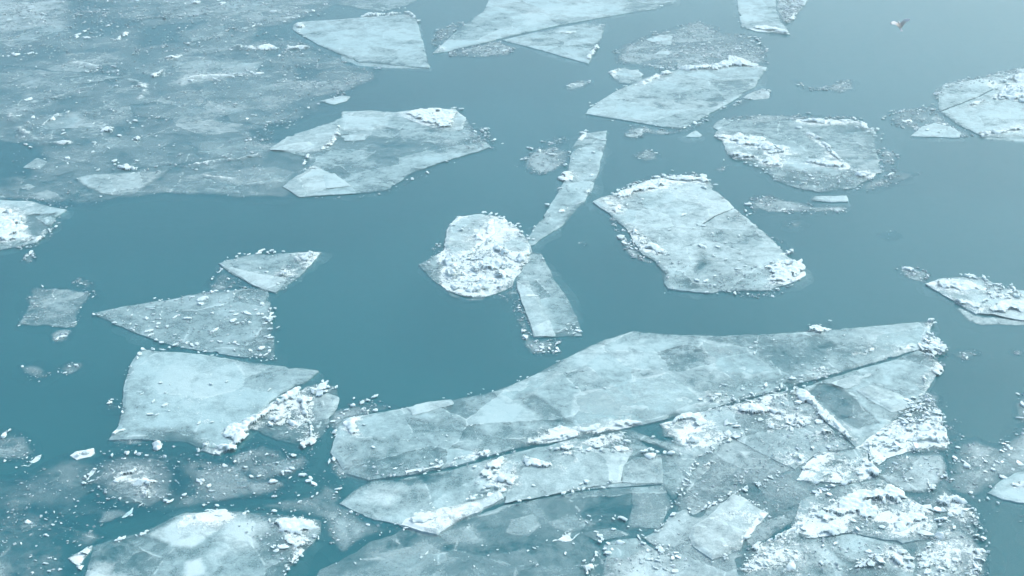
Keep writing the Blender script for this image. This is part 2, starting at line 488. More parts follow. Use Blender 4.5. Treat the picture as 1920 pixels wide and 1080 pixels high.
SHEETS = {}
def dust(root, w, amt=0.33, reach=0.26):
    """loose snow lying on the sheet round a crust"""
    for me, Q in SHEETS.get(root.name, ()):
        lo, hi = w.min(0) - reach * 3, w.max(0) + reach * 3
        mk = (Q[:, 0] > lo[0]) & (Q[:, 0] < hi[0]) & (Q[:, 1] > lo[1]) & (Q[:, 1] < hi[1])
        if not mk.any(): continue
        q = Q[mk]; d = np.maximum(0, -sdist(q, w[::2] if len(w) > 40 else w)[0])
        at = me.attributes['snow']; a = np.empty(len(at.data), np.float32); at.data.foreach_get('value', a)
        k = np.zeros(len(Q)); k[mk] = amt * np.exp(-d / reach) * (0.3 + 1.4 * fbm(q[:, 0] / 0.5, q[:, 1] / 0.5, 3, 5))
        a[:len(Q)] += k; at.data.foreach_set('value', a)

def islands(n, F):
    lab = np.arange(n)
    for _ in range(400):
        m = lab[F].min(1); new = lab.copy()
        for c in range(F.shape[1]): np.minimum.at(new, F[:, c], m)
        new = new[new]
        if (new == lab).all(): break
        lab = new
    return len(np.unique(lab[np.unique(F)]))

def crust(root, poly, h=0.08, z=0.06, jag=0.14, lump=0.22, name='snow_crust', is_world=False, wave=0.6, hole=0.60):
    """snow and crushed ice frozen onto a floe: a lumpy crust with a ragged edge"""
    sdv = nseed(); h = h * 0.75
    w0 = poly if is_world else to_w(poly)
    w = fract(w0, jag, sdv, wave=wave, octv=5, spacing=max(0.06, float(mpp(w0.mean(0))[0]) * 3))
    cell = max(0.03, float(mpp(w.mean(0))[0]) * 1.5)
    Q, sd, nor, F, be = grid(w, cell)
    x, y = Q[:, 0], Q[:, 1]
    wv = worley(x / lump, y / lump, sdv); wv2 = worley(x / (lump * 0.45), y / (lump * 0.45), sdv + 3)
    l1 = np.sqrt(np.clip(1 - wv ** 2 * 1.1, 0.03, 1)); l2 = np.sqrt(np.clip(1 - wv2 ** 2, 0.05, 1))
    prof = 1 - np.exp(-sd / (0.06 + 0.5 * h))
    fine = fbm(x / 0.11, y / 0.11, 3, sdv + 14, 0.6)
    zz = z - 0.012 + 0.012 * (sd > 0) + h * prof * (0.15 + 0.85 * l1 * (0.5 + 0.5 * l2)) * (0.3 + 1.5 * fbm(x / 0.6, y / 0.6, 3, sdv + 4)) * (0.4 + 1.3 * fine)
    keep = (fbm(x / 0.30, y / 0.30, 4, sdv + 31, 0.65) + 0.30 * sst(0, 0.28, sd)) > hole
    kf = keep[F].sum(1) >= 3
    if kf.sum() > 8: F = F[kf]
    zz = np.where(keep, zz, z - 0.015)
    V = np.concatenate([Q, zz[:, None]], 1)
    us = np.unique(F); rm = np.full(len(V), -1); rm[us] = np.arange(len(us)); V = V[us]; F = rm[F]
    o_ = org(root); V[:, 0] -= o_[0]; V[:, 1] -= o_[1]
    dust(root, w)
    return link(name, mesh_np(name, V, F, None), SNOW, root, 'stuff' if islands(len(V), F) > 1 else None)

def stroke(root, line, wid=0.35, h=0.09, z=0.06, taper=True, **kw):
    """a ridge of snow along a line; widths in metres"""
    l = to_w(line); sdv = nseed()
    seg = np.hypot(*(l[1:] - l[:-1]).T); L = seg.sum(); n = max(4, int(L / 0.25))
    s = np.concatenate([[0], np.cumsum(seg)]); t = np.linspace(0, L, n)
    p = np.stack([np.interp(t, s, l[:, 0]), np.interp(t, s, l[:, 1])], 1)
    d = np.gradient(p, axis=0); d /= np.hypot(d[:, 0], d[:, 1])[:, None] + 1e-9
    nr = np.stack([-d[:, 1], d[:, 0]], 1)
    k = np.ones(n)
    if taper: k = np.minimum(1, np.minimum(t, L - t) / max(0.3, 0.15 * L) + 0.25)
    wl = wid * 0.5 * k * (0.45 + 1.1 * fbm(t / 0.5, t * 0 + sdv, 3, sdv)); wr = wid * 0.5 * k * (0.45 + 1.1 * fbm(t / 0.5, t * 0 + sdv + 5, 3, sdv + 1))
    poly = np.concatenate([p + nr * wl[:, None], (p - nr * wr[:, None])[::-1]])
    kw.setdefault('jag', 0.07)
    return crust(root, poly, h, z, is_world=True, name='snow_ridge', **kw)

# single lumps of snow and chunks of ice, one object each, sharing a few meshes
def hull(npts, seed, flat=1.0, jit=0.25, smooth=True, name='lump'):
    r = np.random.default_rng(seed)
    i = np.arange(npts); ph = np.arccos(1 - 2 * (i + 0.5) / npts); th = math.pi * (1 + 5 ** 0.5) * i
    p = np.stack([np.cos(th) * np.sin(ph), np.sin(th) * np.sin(ph), np.cos(ph)], 1)
    p *= (1 + jit * (r.random((npts, 1)) * 2 - 1)); p[:, 2] *= flat
    p[:, 0] *= 0.8 + 0.4 * r.random(); 
    bm = bmesh.new()
    for q in p: bm.verts.new(q * 0.5)
    res = bmesh.ops.convex_hull(bm, input=bm.verts)
    bmesh.ops.delete(bm, geom=[g for g in res['geom_interior'] if isinstance(g, bmesh.types.BMVert)], context='VERTS')
    bm.normal_update()
    me = bpy.data.meshes.new(name); bm.to_mesh(me); bm.free()
    me.polygons.foreach_set('use_smooth', np.full(len(me.polygons), smooth, dtype=bool))
    return me

def shard_mesh(seed):
    r = np.random.default_rng(seed); n = int(r.integers(4, 7))
    a = np.sort(r.random(n) * 0.7 + np.arange(n)) / n * 2 * math.pi
    rad = 0.38 + 0.2 * r.random(n)
    p = np.stack([np.cos(a) * rad, np.sin(a) * rad * (0.55 + 0.4 * r.random())], 1)
    V = [(*q, 0.05) for q in p * 0.93] + [(*q, 0.02) for q in p] + [(*q, -0.06) for q in p * 0.97]
    F = [tuple(range(n))] + [(i, n + i, n + (i + 1) % n, (i + 1) % n) for i in range(n)] + [(n + i, 2 * n + i, 2 * n + (i + 1) % n, n + (i + 1) % n) for i in range(n)]
    me = bpy.data.meshes.new('ice_shard'); me.from_pydata(V, [], [f[::-1] if k else f for k, f in enumerate(F)]); me.update()
    return me

def flake(seed):
    """an irregular clump of snow: ragged outline, low uneven top"""
    r = np.random.default_rng(seed); n = 11
    a = (np.arange(n) + 0.7 * (r.random(n) - 0.5)) / n * 2 * math.pi
    rad = 0.5 * (0.55 + 0.55 * r.random(n)) * (1 + 0.25 * np.cos(2 * a + r.random() * 6))
    V = [(rad[i] * math.cos(a[i]), rad[i] * math.sin(a[i]), -0.12) for i in range(n)]
    V += [(0.86 * rad[i] * math.cos(a[i]), 0.86 * rad[i] * math.sin(a[i]), 0.14 + 0.16 * r.random()) for i in range(n)]
    V += [(0.12 * (r.random() - .5), 0.12 * (r.random() - .5), 0.26 + 0.2 * r.random())]
    F = [(i, (i + 1) % n, n + (i + 1) % n, n + i) for i in range(n)] + [(n + i, n + (i + 1) % n, 2 * n) for i in range(n)]
    me = bpy.data.meshes.new('snow_lump'); me.from_pydata(V, [], F); me.update()
    return me
LUMPS = [flake(500 + k) for k in range(9)]
CHUNKS = [hull(14, 600 + k, 0.45, 0.45, False, 'ice_chunk') for k in range(9)]
SHARDS = [shard_mesh(700 + k) for k in range(10)]
for me_ in LUMPS: me_.materials.append(SNOW)
for me_ in CHUNKS: me_.materials.append(SNOW)
SHARD_M = plain('shard_ice', (0.46, 0.57, 0.57), 0.35)
for me_ in SHARDS: me_.materials.append(SHARD_M)
RNG = np.random.default_rng(4242)

def put(root, xy, size, z, kind='lump'):
    if kind == 'chunk' and RNG.random() < 0.3: kind = 'shard'; size *= 1.25
    me = {'lump': LUMPS, 'chunk': CHUNKS, 'shard': SHARDS}[kind][int(RNG.integers(0, 9))]
    o = bpy.data.objects.new({'lump': 'snow_lump', 'chunk': 'ice_chunk', 'shard': 'ice_shard'}[kind], me)
    COL.objects.link(o); o.parent = root
    c = org(root)
    s = size * (0.62 + 0.38 * RNG.random())
    o.scale = (s * (0.8 + 0.9 * RNG.random() ** 2), s * (0.55 + 0.45 * RNG.random()), s * (0.22 + 0.3 * RNG.random()) if kind != 'shard' else s)
    tl = 0.12 if kind == 'lump' else 0.35
    o.rotation_euler = ((RNG.random() - .5) * tl * 2, (RNG.random() - .5) * tl * 2, RNG.random() * 6.28)
    o.location = (xy[0] - c[0], xy[1] - c[1], z + (0.05 * s if kind != 'shard' else 0.03 * s))
    return o

def lumps_at(root, s, z=0.06, kind='lump'):
    """'x,y,size ...' in photo pixels"""
    for q in P(s):
        xy = Wp(q[:2])[0]
        put(root, xy, q[2] * float(mpp(xy)[0]) * 1.0, z, kind)

def lumps_in(root, poly, n, s0, s1, z=0.06, kind='lump', clump=0.5, world=False):
    w = poly if world else to_w(poly); lo, hi = w.min(0), w.max(0); sdv = nseed(); r = np.random.default_rng(sdv)
    got = 0; tries = 0
    while got < n and tries < 60:
        tries += 1
        q = lo + (hi - lo) * r.random((max(n, 20), 2)); q = q[inpoly(q, w)]
        if not len(q): continue
        f = fbm(q[:, 0] / 1.1, q[:, 1] / 1.1, 3, sdv)
        q = q[f > 0.38 + 0.25 * clump * r.random(len(q))]
        for xy in q[:n - got]:
            px = s0 * 0.7 + (s1 * 1.15 - s0 * 0.7) * r.random() ** 3.2
            put(root, xy, px * float(mpp(xy)[0]), z, kind)
        got += len(q[:n - got])

def chain(root, line, n, s0, s1, z=0.06, off=0.12, kind='lump'):
    """lumps strung along a line"""
    l = to_w(line); r = np.random.default_rng(nseed())
    seg = np.hypot(*(l[1:] - l[:-1]).T); s = np.concatenate([[0], np.cumsum(seg)])
    t = np.sort(r.random(n)) * s[-1]
    p = np.stack([np.interp(t, s, l[:, 0]), np.interp(t, s, l[:, 1])], 1) + r.normal(0, off, (n, 2))
    for xy in p:
        px = 1.0 * (s0 + (s1 - s0) * r.random() ** 2)
        put(root, xy, px * float(mpp(xy)[0]), z, kind)

OCT_V = np.array([[1, 0, 0], [0, 1, 0], [-1, 0, 0], [0, -1, 0], [0, 0, 1], [0, 0, -1]], float)
OCT_F = np.array([[0, 1, 4], [1, 2, 4], [2, 3, 4], [3, 0, 4], [1, 0, 5], [2, 1, 5], [3, 2, 5], [0, 3, 5]])
def crumb_mesh(pts, size, z, seed, tilt=0.3, flat=0.45):
    n = len(pts); r = np.random.default_rng(seed)
    v = OCT_V[None] * (0.65 + 0.7 * r.random((n, 6, 1)))
    v = v + 0.25 * (r.random((n, 6, 3)) - 0.5)
    v[:, :, 1] *= (0.45 + 0.5 * r.random((n, 1))); v[:, :, 2] *= flat * (0.5 + 0.8 * r.random((n, 1)))
    tx = r.normal(0, tilt, n); a = r.random(n) * 6.283
    c, s = np.cos(tx)[:, None], np.sin(tx)[:, None]
    y = v[:, :, 1] * c - v[:, :, 2] * s; zz = v[:, :, 1] * s + v[:, :, 2] * c
    c, s = np.cos(a)[:, None], np.sin(a)[:, None]
    x = v[:, :, 0] * c - y * s; y = v[:, :, 0] * s + y * c
    V = np.stack([x, y, zz], 2) * (size * 0.5)[:, None, None]
    V[:, :, :2] += pts[:, None, :]; V[:, :, 2] += (z + size * 0.06)[:, None]
    F = (OCT_F[None] + (np.arange(n) * 6)[:, None, None]).reshape(-1, 3)
    return V.reshape(-1, 3), F

CRUMB_K = 1.35
def crumbs(root, poly, dens, s0=2.0, s1=9.0, z=0.02, clump=0.6, world=False, mat=None, name='slush_crumbs', scale=0.9, avoid=()):
    """crushed ice too fine to count: dens pieces per square metre, sizes in photo pixels"""
    w = poly if world else to_w(poly); lo, hi = w.min(0), w.max(0); sdv = nseed(); r = np.random.default_rng(sdv)
    area = abs(0.5 * np.sum(w[:, 0] * np.roll(w[:, 1], -1) - np.roll(w[:, 0], -1) * w[:, 1]))
    n = int(dens * area * CRUMB_K); box = float(np.prod(hi - lo))
    q = lo + (hi - lo) * r.random((int(n * box / max(area, 1e-6) * 1.9) + 10, 2))
    q = q[inpoly(q, w)]
    if clump:
        f = fbm(q[:, 0] / scale, q[:, 1] / scale, 4, sdv); q = q[f > 0.5 + (r.random(len(q)) - 0.62) * (1.15 - clump)]
    q = q[:n]
    if len(q) < 3: return None
    k = mpp(q)
    size = (s0 + (s1 - s0) * r.random(len(q)) ** 3.5) * k
    V, F = crumb_mesh(q, size, np.full(len(q), z), sdv)
    o_ = org(root); V[:, 0] -= o_[0]; V[:, 1] -= o_[1]
    return link(name, mesh_np(name, V, F, None, smooth=False), mat or CRUMB, root, 'stuff')

def band(line, wid):
    """outline (world) of a band along a photo polyline, wid metres wide"""
    l = to_w(line); d = np.gradient(l, axis=0); d /= np.hypot(d[:, 0], d[:, 1])[:, None] + 1e-9
    nr = np.stack([-d[:, 1], d[:, 0]], 1) * wid * 0.5
    return np.concatenate([l + nr, (l - nr)[::-1]])

def floe(label, poly, cat='ice floe', name='ice_floe', group='ice floes drifting on the river', **kw):
    w = to_w(poly); root = thing(name, label, cat, w.mean(0), group)
    sheet(root, 'ice_sheet', poly, **kw)
    return root

def slush(root, poly, op=0.4, dens=14, z=0.012, fade=0.5, dirt=0.5, s0=2, s1=9, name='slush_film', relief=0.012, **kw):
    sheet(root, name, poly, z=z, op=op + 0.08, mott=0.35, snow=0.0, relief=relief, jag=0.25, dirt=dirt, fade=fade, foot=(0.1, 0.05), edge_min=0.3, kind='stuff', **kw)
    if dens: crumbs(root, poly, dens, s0, s1, z=z)

def patch(label, poly, cat='slush', name='slush_patch', group='patches of slush on open water', **kw):
    w = to_w(poly); root = thing(name, label, cat, w.mean(0), group)
    slush(root, poly, **kw)
    return root

# ================================================================== the floes (outlines in photo pixels, laid on the water)
# ---- wide thin sheet, upper left
f = floe('wide thin grey-blue frazil sheet covering the upper left', 
 '-40,-60 600,-60 640,5 620,20 560,38 548,62 600,92 665,122 705,128 716,142 690,162 640,182 605,196 640,206 560,226 490,250 500,258 590,262 600,300 590,335 556,368 440,378 380,372 318,364 250,378 150,388 60,382 -40,372',
 cat='ice sheet', z=0.025, op=0.27, mott=0.30, snow=0.02, relief=0.02, jag=0.35, dirt=0.55, fade=0.8, cellk=1.0,
 ridges=[('427,90 470,91 530,93 592,89', .5, .10), ('65,192 90,190 140,170 190,160 222,156', .28, .05), ('345,150 380,143 420,143 492,137', .35, .06),
         ('280,322 330,313 400,304 450,300 492,290', .25, .05), ('380,330 440,336 505,316', .22, .04), ('250,36 330,30 400,22 470,12', .3, .05),
         ('360,85 430,62 490,45 560,30', .35, .06), ('120,118 160,120 195,132 240,140', .3, .05), ('440,262 480,248 540,230', .4, .07), ('240,150 275,160 262,185', .3, .05),
         ('20,215 40,245 70,270 130,268', .4, .07)],
 cracks=[('-20,122 60,128 100,134', .10), ('100,134 170,138 250,140 330,148', .06), ('60,190 120,186 200,160', .05), ('250,318 330,310 420,300 480,296', .05)],
 tones=[('130,0 230,5 260,40 190,75 130,60', -.18, .5), ('270,50 380,40 330,80 260,90', -.2, .5), ('490,52 545,45 550,75 470,80', -.3, .4), ('-40,262 60,268 90,300 40,330 -40,335', -.3, .5),
        ('560,125 610,120 600,150 550,152', -.22, .3), ('120,100 200,98 260,120 130,128', .16, .4), ('330,108 480,120 490,135 340,160', .2, .4), ('-40,-40 130,-40 110,70 -40,90', .15, .6),
        ('410,5 600,-10 560,40 430,40', .12, .5), ('60,222 140,210 210,240 190,262 80,262', .16, .4), ('350,180 520,185 480,240 300,250', .06, .8)])
F_FRAZIL = f
for k_, p_ in enumerate(('10,60 90,48 150,62 120,84 40,88', '150,20 230,12 300,24 260,44 170,42', '330,60 420,48 440,66 360,80', '300,108 400,104 470,116 420,130 320,128', '540,98 620,104 680,120 600,132 545,120',
        '80,165 150,150 230,158 200,180 110,186', '360,160 460,150 540,164 480,186 380,184', '240,200 330,192 400,206 330,226 250,220', '420,208 520,204 560,216 500,236 430,230', '30,230 90,214 150,222 120,250 50,254',
        '160,262 260,254 330,268 280,292 180,288', '350,268 430,262 500,285 440,300 370,294', '60,310 120,302 150,318 110,332', '310,345 400,338 460,352 420,370 330,364', '480,330 540,322 545,345 500,360', '-40,130 30,126 70,140 20,156 -40,158', '400,-10 500,-8 520,14 430,24')):
    sheet(f, 'ice_plate', p_, z=.04 + .003 * (k_ % 4), bottom=.018, op=(.13, .2, .28, .17)[k_ % 4], mott=.22, snow=.02, relief=.01, jag=.16, dirt=.2, fade=(.12, .3)[k_ % 2], frost=.1, rim=.5)
for l_ in ('427,90 470,91 530,93 592,89', '65,192 90,190 140,170 190,160 222,156', '345,150 380,143 420,143 492,137', '280,322 330,313 400,304 450,300 492,290', '380,330 440,336 505,316', '250,36 330,30 400,22 470,12', '360,85 430,62 490,45 560,30', '120,118 160,120 195,132 240,140', '440,262 480,248 540,230', '20,215 40,245 70,270 130,268', '0,20 60,30 130,22 220,30', '240,100 300,90 350,96', '300,190 380,196 440,206', '160,212 230,216 300,226 380,222'):
    crumbs(f, band(l_, 1.6), 5, 3, 10, z=.035, clump=.5, world=True)
sheet(f, 'ice_plate', '135,335 165,326 250,322 322,318 292,345 248,372 190,366 158,352', z=.05, bottom=.02, op=.62, mott=.25, snow=.06, jag=.08, fade=.35)
sheet(f, 'ice_plate', '44,315 70,297 88,304 76,318', z=.05, bottom=.02, op=.7, mott=.15, jag=.05)
sheet(f, 'ice_plate', '34,351 52,345 67,350 53,358', z=.05, bottom=.02, op=.7, mott=.15, jag=.05)
sheet(f, 'ice_plate', '600,190 640,181 656,182 650,190 626,197', z=.08, bottom=.02, op=.9, mott=.1, snow=.2, jag=.04)
sheet(f, 'ice_plate', '380,332 470,312 520,312 560,322 540,345 470,352 420,350', z=.045, bottom=.02, op=.42, mott=.2, jag=.1, fade=.3)
sheet(f, 'ice_plate', '185,138 235,146 170,158 128,162 120,150', z=.05, bottom=.02, op=.48, mott=.2, jag=.1, fade=.3)
sheet(f, 'ice_plate', '424,142 490,136 488,120 440,118', z=.045, bottom=.02, op=.45, mott=.2, jag=.1, fade=.4)
for c_ in ('208,78 220,71 232,61 245,60 238,68 222,77', '473,92 488,87 505,83 525,92 500,96', '548,92 565,88 580,88 592,90 570,94', '300,114 312,107 340,103 346,106 318,114',
           '274,144 290,138 300,132 316,131 306,140 288,147', '77,236 95,222 108,219 106,226 88,235', '122,211 138,203 141,207 128,213', '44,187 60,182 62,186 50,189',
           '44,101 66,98 72,101 52,103', '246,262 262,256 271,260 268,266 252,266', '112,268 128,266 134,270 118,271', '216,316 240,310 262,318 278,320 258,324 230,321',
           '355,5 380,3 376,9 358,8', '500,20 530,21 528,25 505,24', '240,162 268,161 270,165 246,165', '185,245 200,238 215,240 212,250 195,250', '95,217 112,212 110,217', '160,150 172,152 168,156'):
    crust(f, c_, h=.16, z=.03, jag=.10, lump=.35)
chain(f, '20,20 70,45 130,60 230,70', 22, 6, 16, z=.03, off=1.1)
chain(f, '-10,100 60,100 160,118 200,130', 12, 6, 15, z=.03, off=.5)
chain(f, '345,150 420,143 492,137', 14, 6, 16, z=.03, off=.4)
chain(f, '430,70 480,50 560,30 610,18', 18, 6, 15, z=.03, off=.8)
chain(f, '50,230 110,240 190,245 250,262', 26, 6, 16, z=.03, off=1.2)
chain(f, '100,300 160,312 230,315 280,322', 18, 6, 15, z=.03, off=.5)
chain(f, '520,145 545,152 580,160 600,170', 12, 5, 11, z=.03, off=.4)
chain(f, '470,215 505,230 560,228', 9, 5, 12, z=.03, off=.3)
chain(f, '265,5 330,8 400,3 520,2', 16, 6, 16, z=.03, off=.8)
crumbs(f, '-40,-60 600,-60 620,20 548,62 600,92 716,142 640,182 560,226 440,262 300,262 150,270 -40,262', 2, 2, 8, z=.03, clump=.85, scale=2.2)
crumbs(f, '-40,-60 600,-60 560,30 430,60 250,90 -40,110', 3, 2, 7, z=.03, clump=.9, scale=1.6)
crumbs(f, '20,262 150,270 440,262 500,290 545,335 440,378 318,364 150,388 20,360', 2, 2, 7, z=.03, clump=.9, scale=1.6)
crumbs(f, '520,60 600,92 716,142 640,182 560,226 440,262 500,200 530,120', 5, 2, 8, z=.03, clump=.8, scale=1.4)

f = floe('faint thin ice tongue at the top edge left of the long pale floe', '610,-40 615,8 660,14 700,24 745,18 775,8 800,-10 820,-40', z=.025, op=.42, mott=.3, relief=.01, jag=.1, dirt=.4, fade=.4)
chain(f, '620,15 660,17 700,26 760,14', 7, 4, 9, z=.02, off=.25)

# ---- mid-left large pale floe with several plates
f = floe('large pale floe made of overlapping plates, pressed against the frazil sheet', 
 '500,278 530,262 600,236 638,222 642,210 690,207 740,211 790,205 850,207 876,220 886,240 912,264 924,277 880,291 830,306 780,326 748,345 726,361 640,367 560,371 532,352 575,316 578,300 540,288',
 z=.06, op=.62, mott=.45, snow=.08, relief=.015, jag=.12, rim=.25, fade=.15,
 tones=[('600,262 660,262 720,300 640,330 600,300', -.1, .5), ('690,280 780,262 800,290 720,310', -.14, .4), ('820,240 880,245 870,280 800,270', .1, .4), ('642,212 740,215 720,245 645,245', .12, .2)])
sheet(f, 'ice_plate', '504,281 540,258 600,238 636,226 634,255 622,272 600,284 560,288', z=.09, bottom=.04, op=.72, mott=.25, snow=.15, jag=.08, rim=.3)
sheet(f, 'ice_plate', '505,283 540,272 580,268 588,275 560,285', z=.12, bottom=.07, op=.88, mott=.12, snow=.2, jag=.06)
sheet(f, 'ice_plate', '532,351 560,330 582,318 600,317 640,335 657,351 612,357 560,369', z=.09, bottom=.04, op=.72, mott=.2, snow=.1, jag=.07)
sheet(f, 'ice_plate', '608,330 626,328 658,351 613,356', z=.12, bottom=.07, op=.97, mott=.08, snow=.3, jag=.05)
sheet(f, 'ice_plate', '640,213 690,208 735,214 722,222 650,219', z=.09, bottom=.04, op=.8, mott=.15, snow=.1, jag=.06)
sheet(f, 'ice_plate', '640,256 692,252 684,264 646,265', z=.08, bottom=.04, op=.8, mott=.15, jag=.05)
sheet(f, 'ice_plate', '740,214 760,210 800,206 852,207 874,222 868,244 845,248 790,236', z=.11, bottom=.05, op=.82, mott=.25, snow=.2, jag=.1, rim=.4)
crust(f, '758,216 785,207 828,205 862,214 850,228 856,244 830,244 790,232', h=.12, z=.10, lump=.5)
stroke(f, '634,236 633,258 620,272 600,284', .3, .1, .08); stroke(f, '580,288 575,300 570,310', .3, .08, .06); stroke(f, '570,322 585,316 600,318', .35, .1, .08)
chain(f, '876,238 895,250 920,275', 14, 4, 12, z=.06, off=.35); chain(f, '830,205 865,212', 7, 6, 14, z=.06, off=.25)
chain(f, '740,345 800,320 860,298', 7, 4, 9, z=.03, off=.15)
crumbs(f, '870,225 915,245 930,280 870,285', 24, 2, 9, z=.05); crumbs(f, '440,262 510,245 520,262 500,285 450,275', 22, 2, 8, z=.02)
crumbs(f, '720,362 790,325 830,312 800,335 740,360', 12, 2, 8, z=.015)
crumbs(f, '555,371 640,366 726,361 700,372 600,378', 14, 2, 8, z=.015)

# ---- top row
f = floe('bright four-sided white floe with snow lumps along its far edge', '550,47 568,42 640,37 690,33 765,28 780,36 793,80 805,128 735,123 672,117 640,104 600,86 570,70 551,57',
 z=.09, op=.86, mott=.25, snow=.16, relief=.012, jag=.06, rim=.3)
sheet(f, 'submerged_edge', '640,100 672,116 735,122 803,126 804,131 735,128 670,123 640,112', z=.012, bottom=-.1, op=.6, mott=.2, jag=.05, dirt=.4)
crust(f, '671,34 690,27 720,28 746,26 742,31 700,34', h=.2, z=.08, lump=.4); crust(f, '752,26 768,24 784,33 786,41 772,36', h=.22, z=.08, lump=.45)
crust(f, '552,48 570,42 574,50 562,60 556,60', h=.18, z=.08, lump=.4)
lumps_at(f, '565,66,9 572,71,10 560,62,8 700,30,10 735,27,11 750,27,9 770,30,12 786,41,9', .08)
chain(f, '670,120 700,125 715,128', 4, 6, 12, z=.02, kind='shard')

f = floe('long pale floe crossing the top edge, pointed at its left end', '812,101 822,90 860,56 906,22 938,-40 1290,-40 1262,8 1225,18 1160,28 1050,48 985,62 940,73 880,88 836,98',
 z=.08, op=.78, mott=.35, snow=.12, relief=.012, jag=.06, rim=.15, tones=[('1150,-40 1290,-40 1260,12 1180,28', -.28, .6), ('980,20 1090,10 1060,40 980,50', .1, .5)])
crust(f, '812,101 820,92 831,90 833,97 820,102', h=.16, z=.07, lump=.4)
slush(f, '818,55 865,40 872,45 838,82 812,92 808,78', op=.3, dens=22); chain(f, '815,78 840,55 868,40', 8, 5, 11, z=.02, off=.3)
slush(f, '836,99 880,89 930,76 966,90 962,102 910,108 845,106', op=.42, dens=26); lumps_at(f, '945,96,12 955,92,9 930,88,8', .02)
lumps_at(f, '1232,6,9 1240,12,8 1252,4,8', .03)

f = floe('pale triangular floe split by a dark crack from the long floe above it', '942,76 985,66 1050,52 1105,44 1136,47 1124,80 1103,120 1060,108 1000,91',
 z=.07, op=.7, mott=.3, snow=.08, relief=.012, jag=.05, rim=.25)
crust(f, '1100,108 1106,96 1118,84 1124,88 1116,104 1104,114', h=.14, z=.06); lumps_at(f, '1130,50,13 1124,52,9 1110,100,10', .06)
crust(f, '1048,62 1060,59 1082,60 1078,63 1056,65', h=.07, z=.06); 

f = floe('pale floe cut by the top edge, with a white snow strip along its near side', '1376,-40 1386,30 1389,50 1418,60 1482,66 1466,44 1455,20 1452,-40', z=.08, op=.8, mott=.3, snow=.14, jag=.05, rim=.3)
sheet(f, 'ice_plate', '1455,-40 1530,-40 1514,2 1498,22 1482,44 1470,42 1458,18', z=.06, op=.6, mott=.5, snow=.28, relief=.04, jag=.12, dirt=.3)
crust(f, '1410,51 1430,49 1456,52 1483,63 1480,67 1440,60 1412,57', h=.16, z=.07)
crust(f, '1476,40 1482,28 1494,24 1490,36 1480,44', h=.14, z=.05); chain(f, '1462,15 1485,10 1500,12', 8, 5, 12, z=.06, off=.3); chain(f, '1388,40 1390,52 1420,61', 7, 4, 9, z=.05, off=.1)
crumbs(f, '1456,-30 1514,0 1482,46 1465,40', 26, 2, 10, z=.06)

# ---- centre right: slush field behind, pale leaf-shaped floe in front
f = patch('grey slush field rounded at the back, behind the leaf-shaped pale floe', '1148,96 1165,86 1220,62 1270,48 1312,40 1345,50 1362,62 1405,64 1438,92 1440,120 1400,118 1300,128 1235,130 1185,124 1155,118',
 op=.36, dens=20, fade=.7, s1=8, relief=.03)
sheet(f, 'ice_plate', '1211,75 1238,65 1260,68 1258,85 1238,83', z=.06, bottom=.01, op=.86, mott=.15, jag=.05)
sheet(f, 'ice_plate', '1228,102 1245,90 1257,98 1254,103', z=.05, bottom=.01, op=.78, mott=.15, jag=.05)
chain(f, '1195,80 1230,62 1270,48 1320,42', 10, 4, 8, z=.02, off=.25); chain(f, '1405,66 1425,80 1435,95', 8, 6, 13, z=.02, off=.3); lumps_at(f, '1318,84,11 1300,90,8 1330,80,8 1405,70,12 1410,78,11', .02)

f = floe('pale leaf-shaped floe with a white snow ridge along its far side', '1094,214 1125,190 1160,170 1215,146 1270,131 1340,129 1400,122 1439,127 1426,148 1415,164 1380,186 1350,204 1310,226 1276,243 1225,236 1150,223',
 z=.08, op=.8, mott=.3, snow=.12, relief=.012, jag=.07, rim=.2, tones=[('1330,155 1415,150 1405,172 1330,205 1320,190 1350,175', -.25, .2)])
crust(f, '1238,128 1280,128 1342,124 1366,108 1385,112 1437,126 1410,128 1375,126 1345,134 1290,134', h=.22, z=.07, lump=.5)
crust(f, '1236,140 1250,134 1268,140 1240,146', h=.14, z=.07); crust(f, '1196,158 1220,146 1232,140 1234,148 1205,162', h=.14, z=.06)
chain(f, '1105,206 1130,188 1160,170 1200,158', 14, 5, 10, z=.05, off=.2); chain(f, '1150,222 1225,236 1276,243 1330,218 1400,180', 26, 5, 11, z=.02, off=.25)
lumps_at(f, '1240,131,12 1262,133,10 1370,112,14 1400,120,10', .09)
slush(f, '1160,245 1200,236 1225,240 1260,246 1290,240 1340,215 1420,168 1442,172 1446,182 1400,190 1350,210 1300,245 1240,254', op=.3, dens=20)
sheet(f, 'ice_plate', '1402,178 1425,168 1442,172 1440,184 1415,188 1395,184', z=.04, bottom=0, op=.6, mott=.3, jag=.08, dirt=.5); chain(f, '1425,166 1446,172', 5, 6, 10, z=.03, off=.1)

f = floe('small rounded plate with a white rim left of the leaf-shaped floe', '1145,140 1155,130 1172,127 1200,138 1207,150 1190,158 1160,156', z=.06, op=.7, mott=.25, snow=.1, jag=.07, rim=.6, group='small broken plates')
stroke(f, '1147,146 1148,136 1162,130', .45, .16, .05); stroke(f, '1160,158 1180,163 1195,160', .3, .1, .03)
sheet(f, 'ice_plate', '1176,134 1196,132 1206,142 1190,148', z=.1, bottom=.05, op=.85, mott=.1, jag=.04)
f = floe('small grey plate with slush just below the leaf-shaped floe', '1168,250 1190,242 1215,238 1222,244 1205,256 1185,261 1170,257', z=.045, op=.5, mott=.3, jag=.1, dirt=.5, fade=.15, group='small broken plates')
chain(f, '1168,254 1190,260 1215,240', 8, 4, 9, z=.03, off=.15); crumbs(f, '1164,248 1220,236 1226,250 1190,264', 24, 2, 8)
f = floe('small clean white triangle plate below the leaf-shaped floe', '1287,257 1296,249 1304,245 1318,255 1310,258', z=.06, op=.85, mott=.1, snow=.1, jag=.04, group='small broken plates')
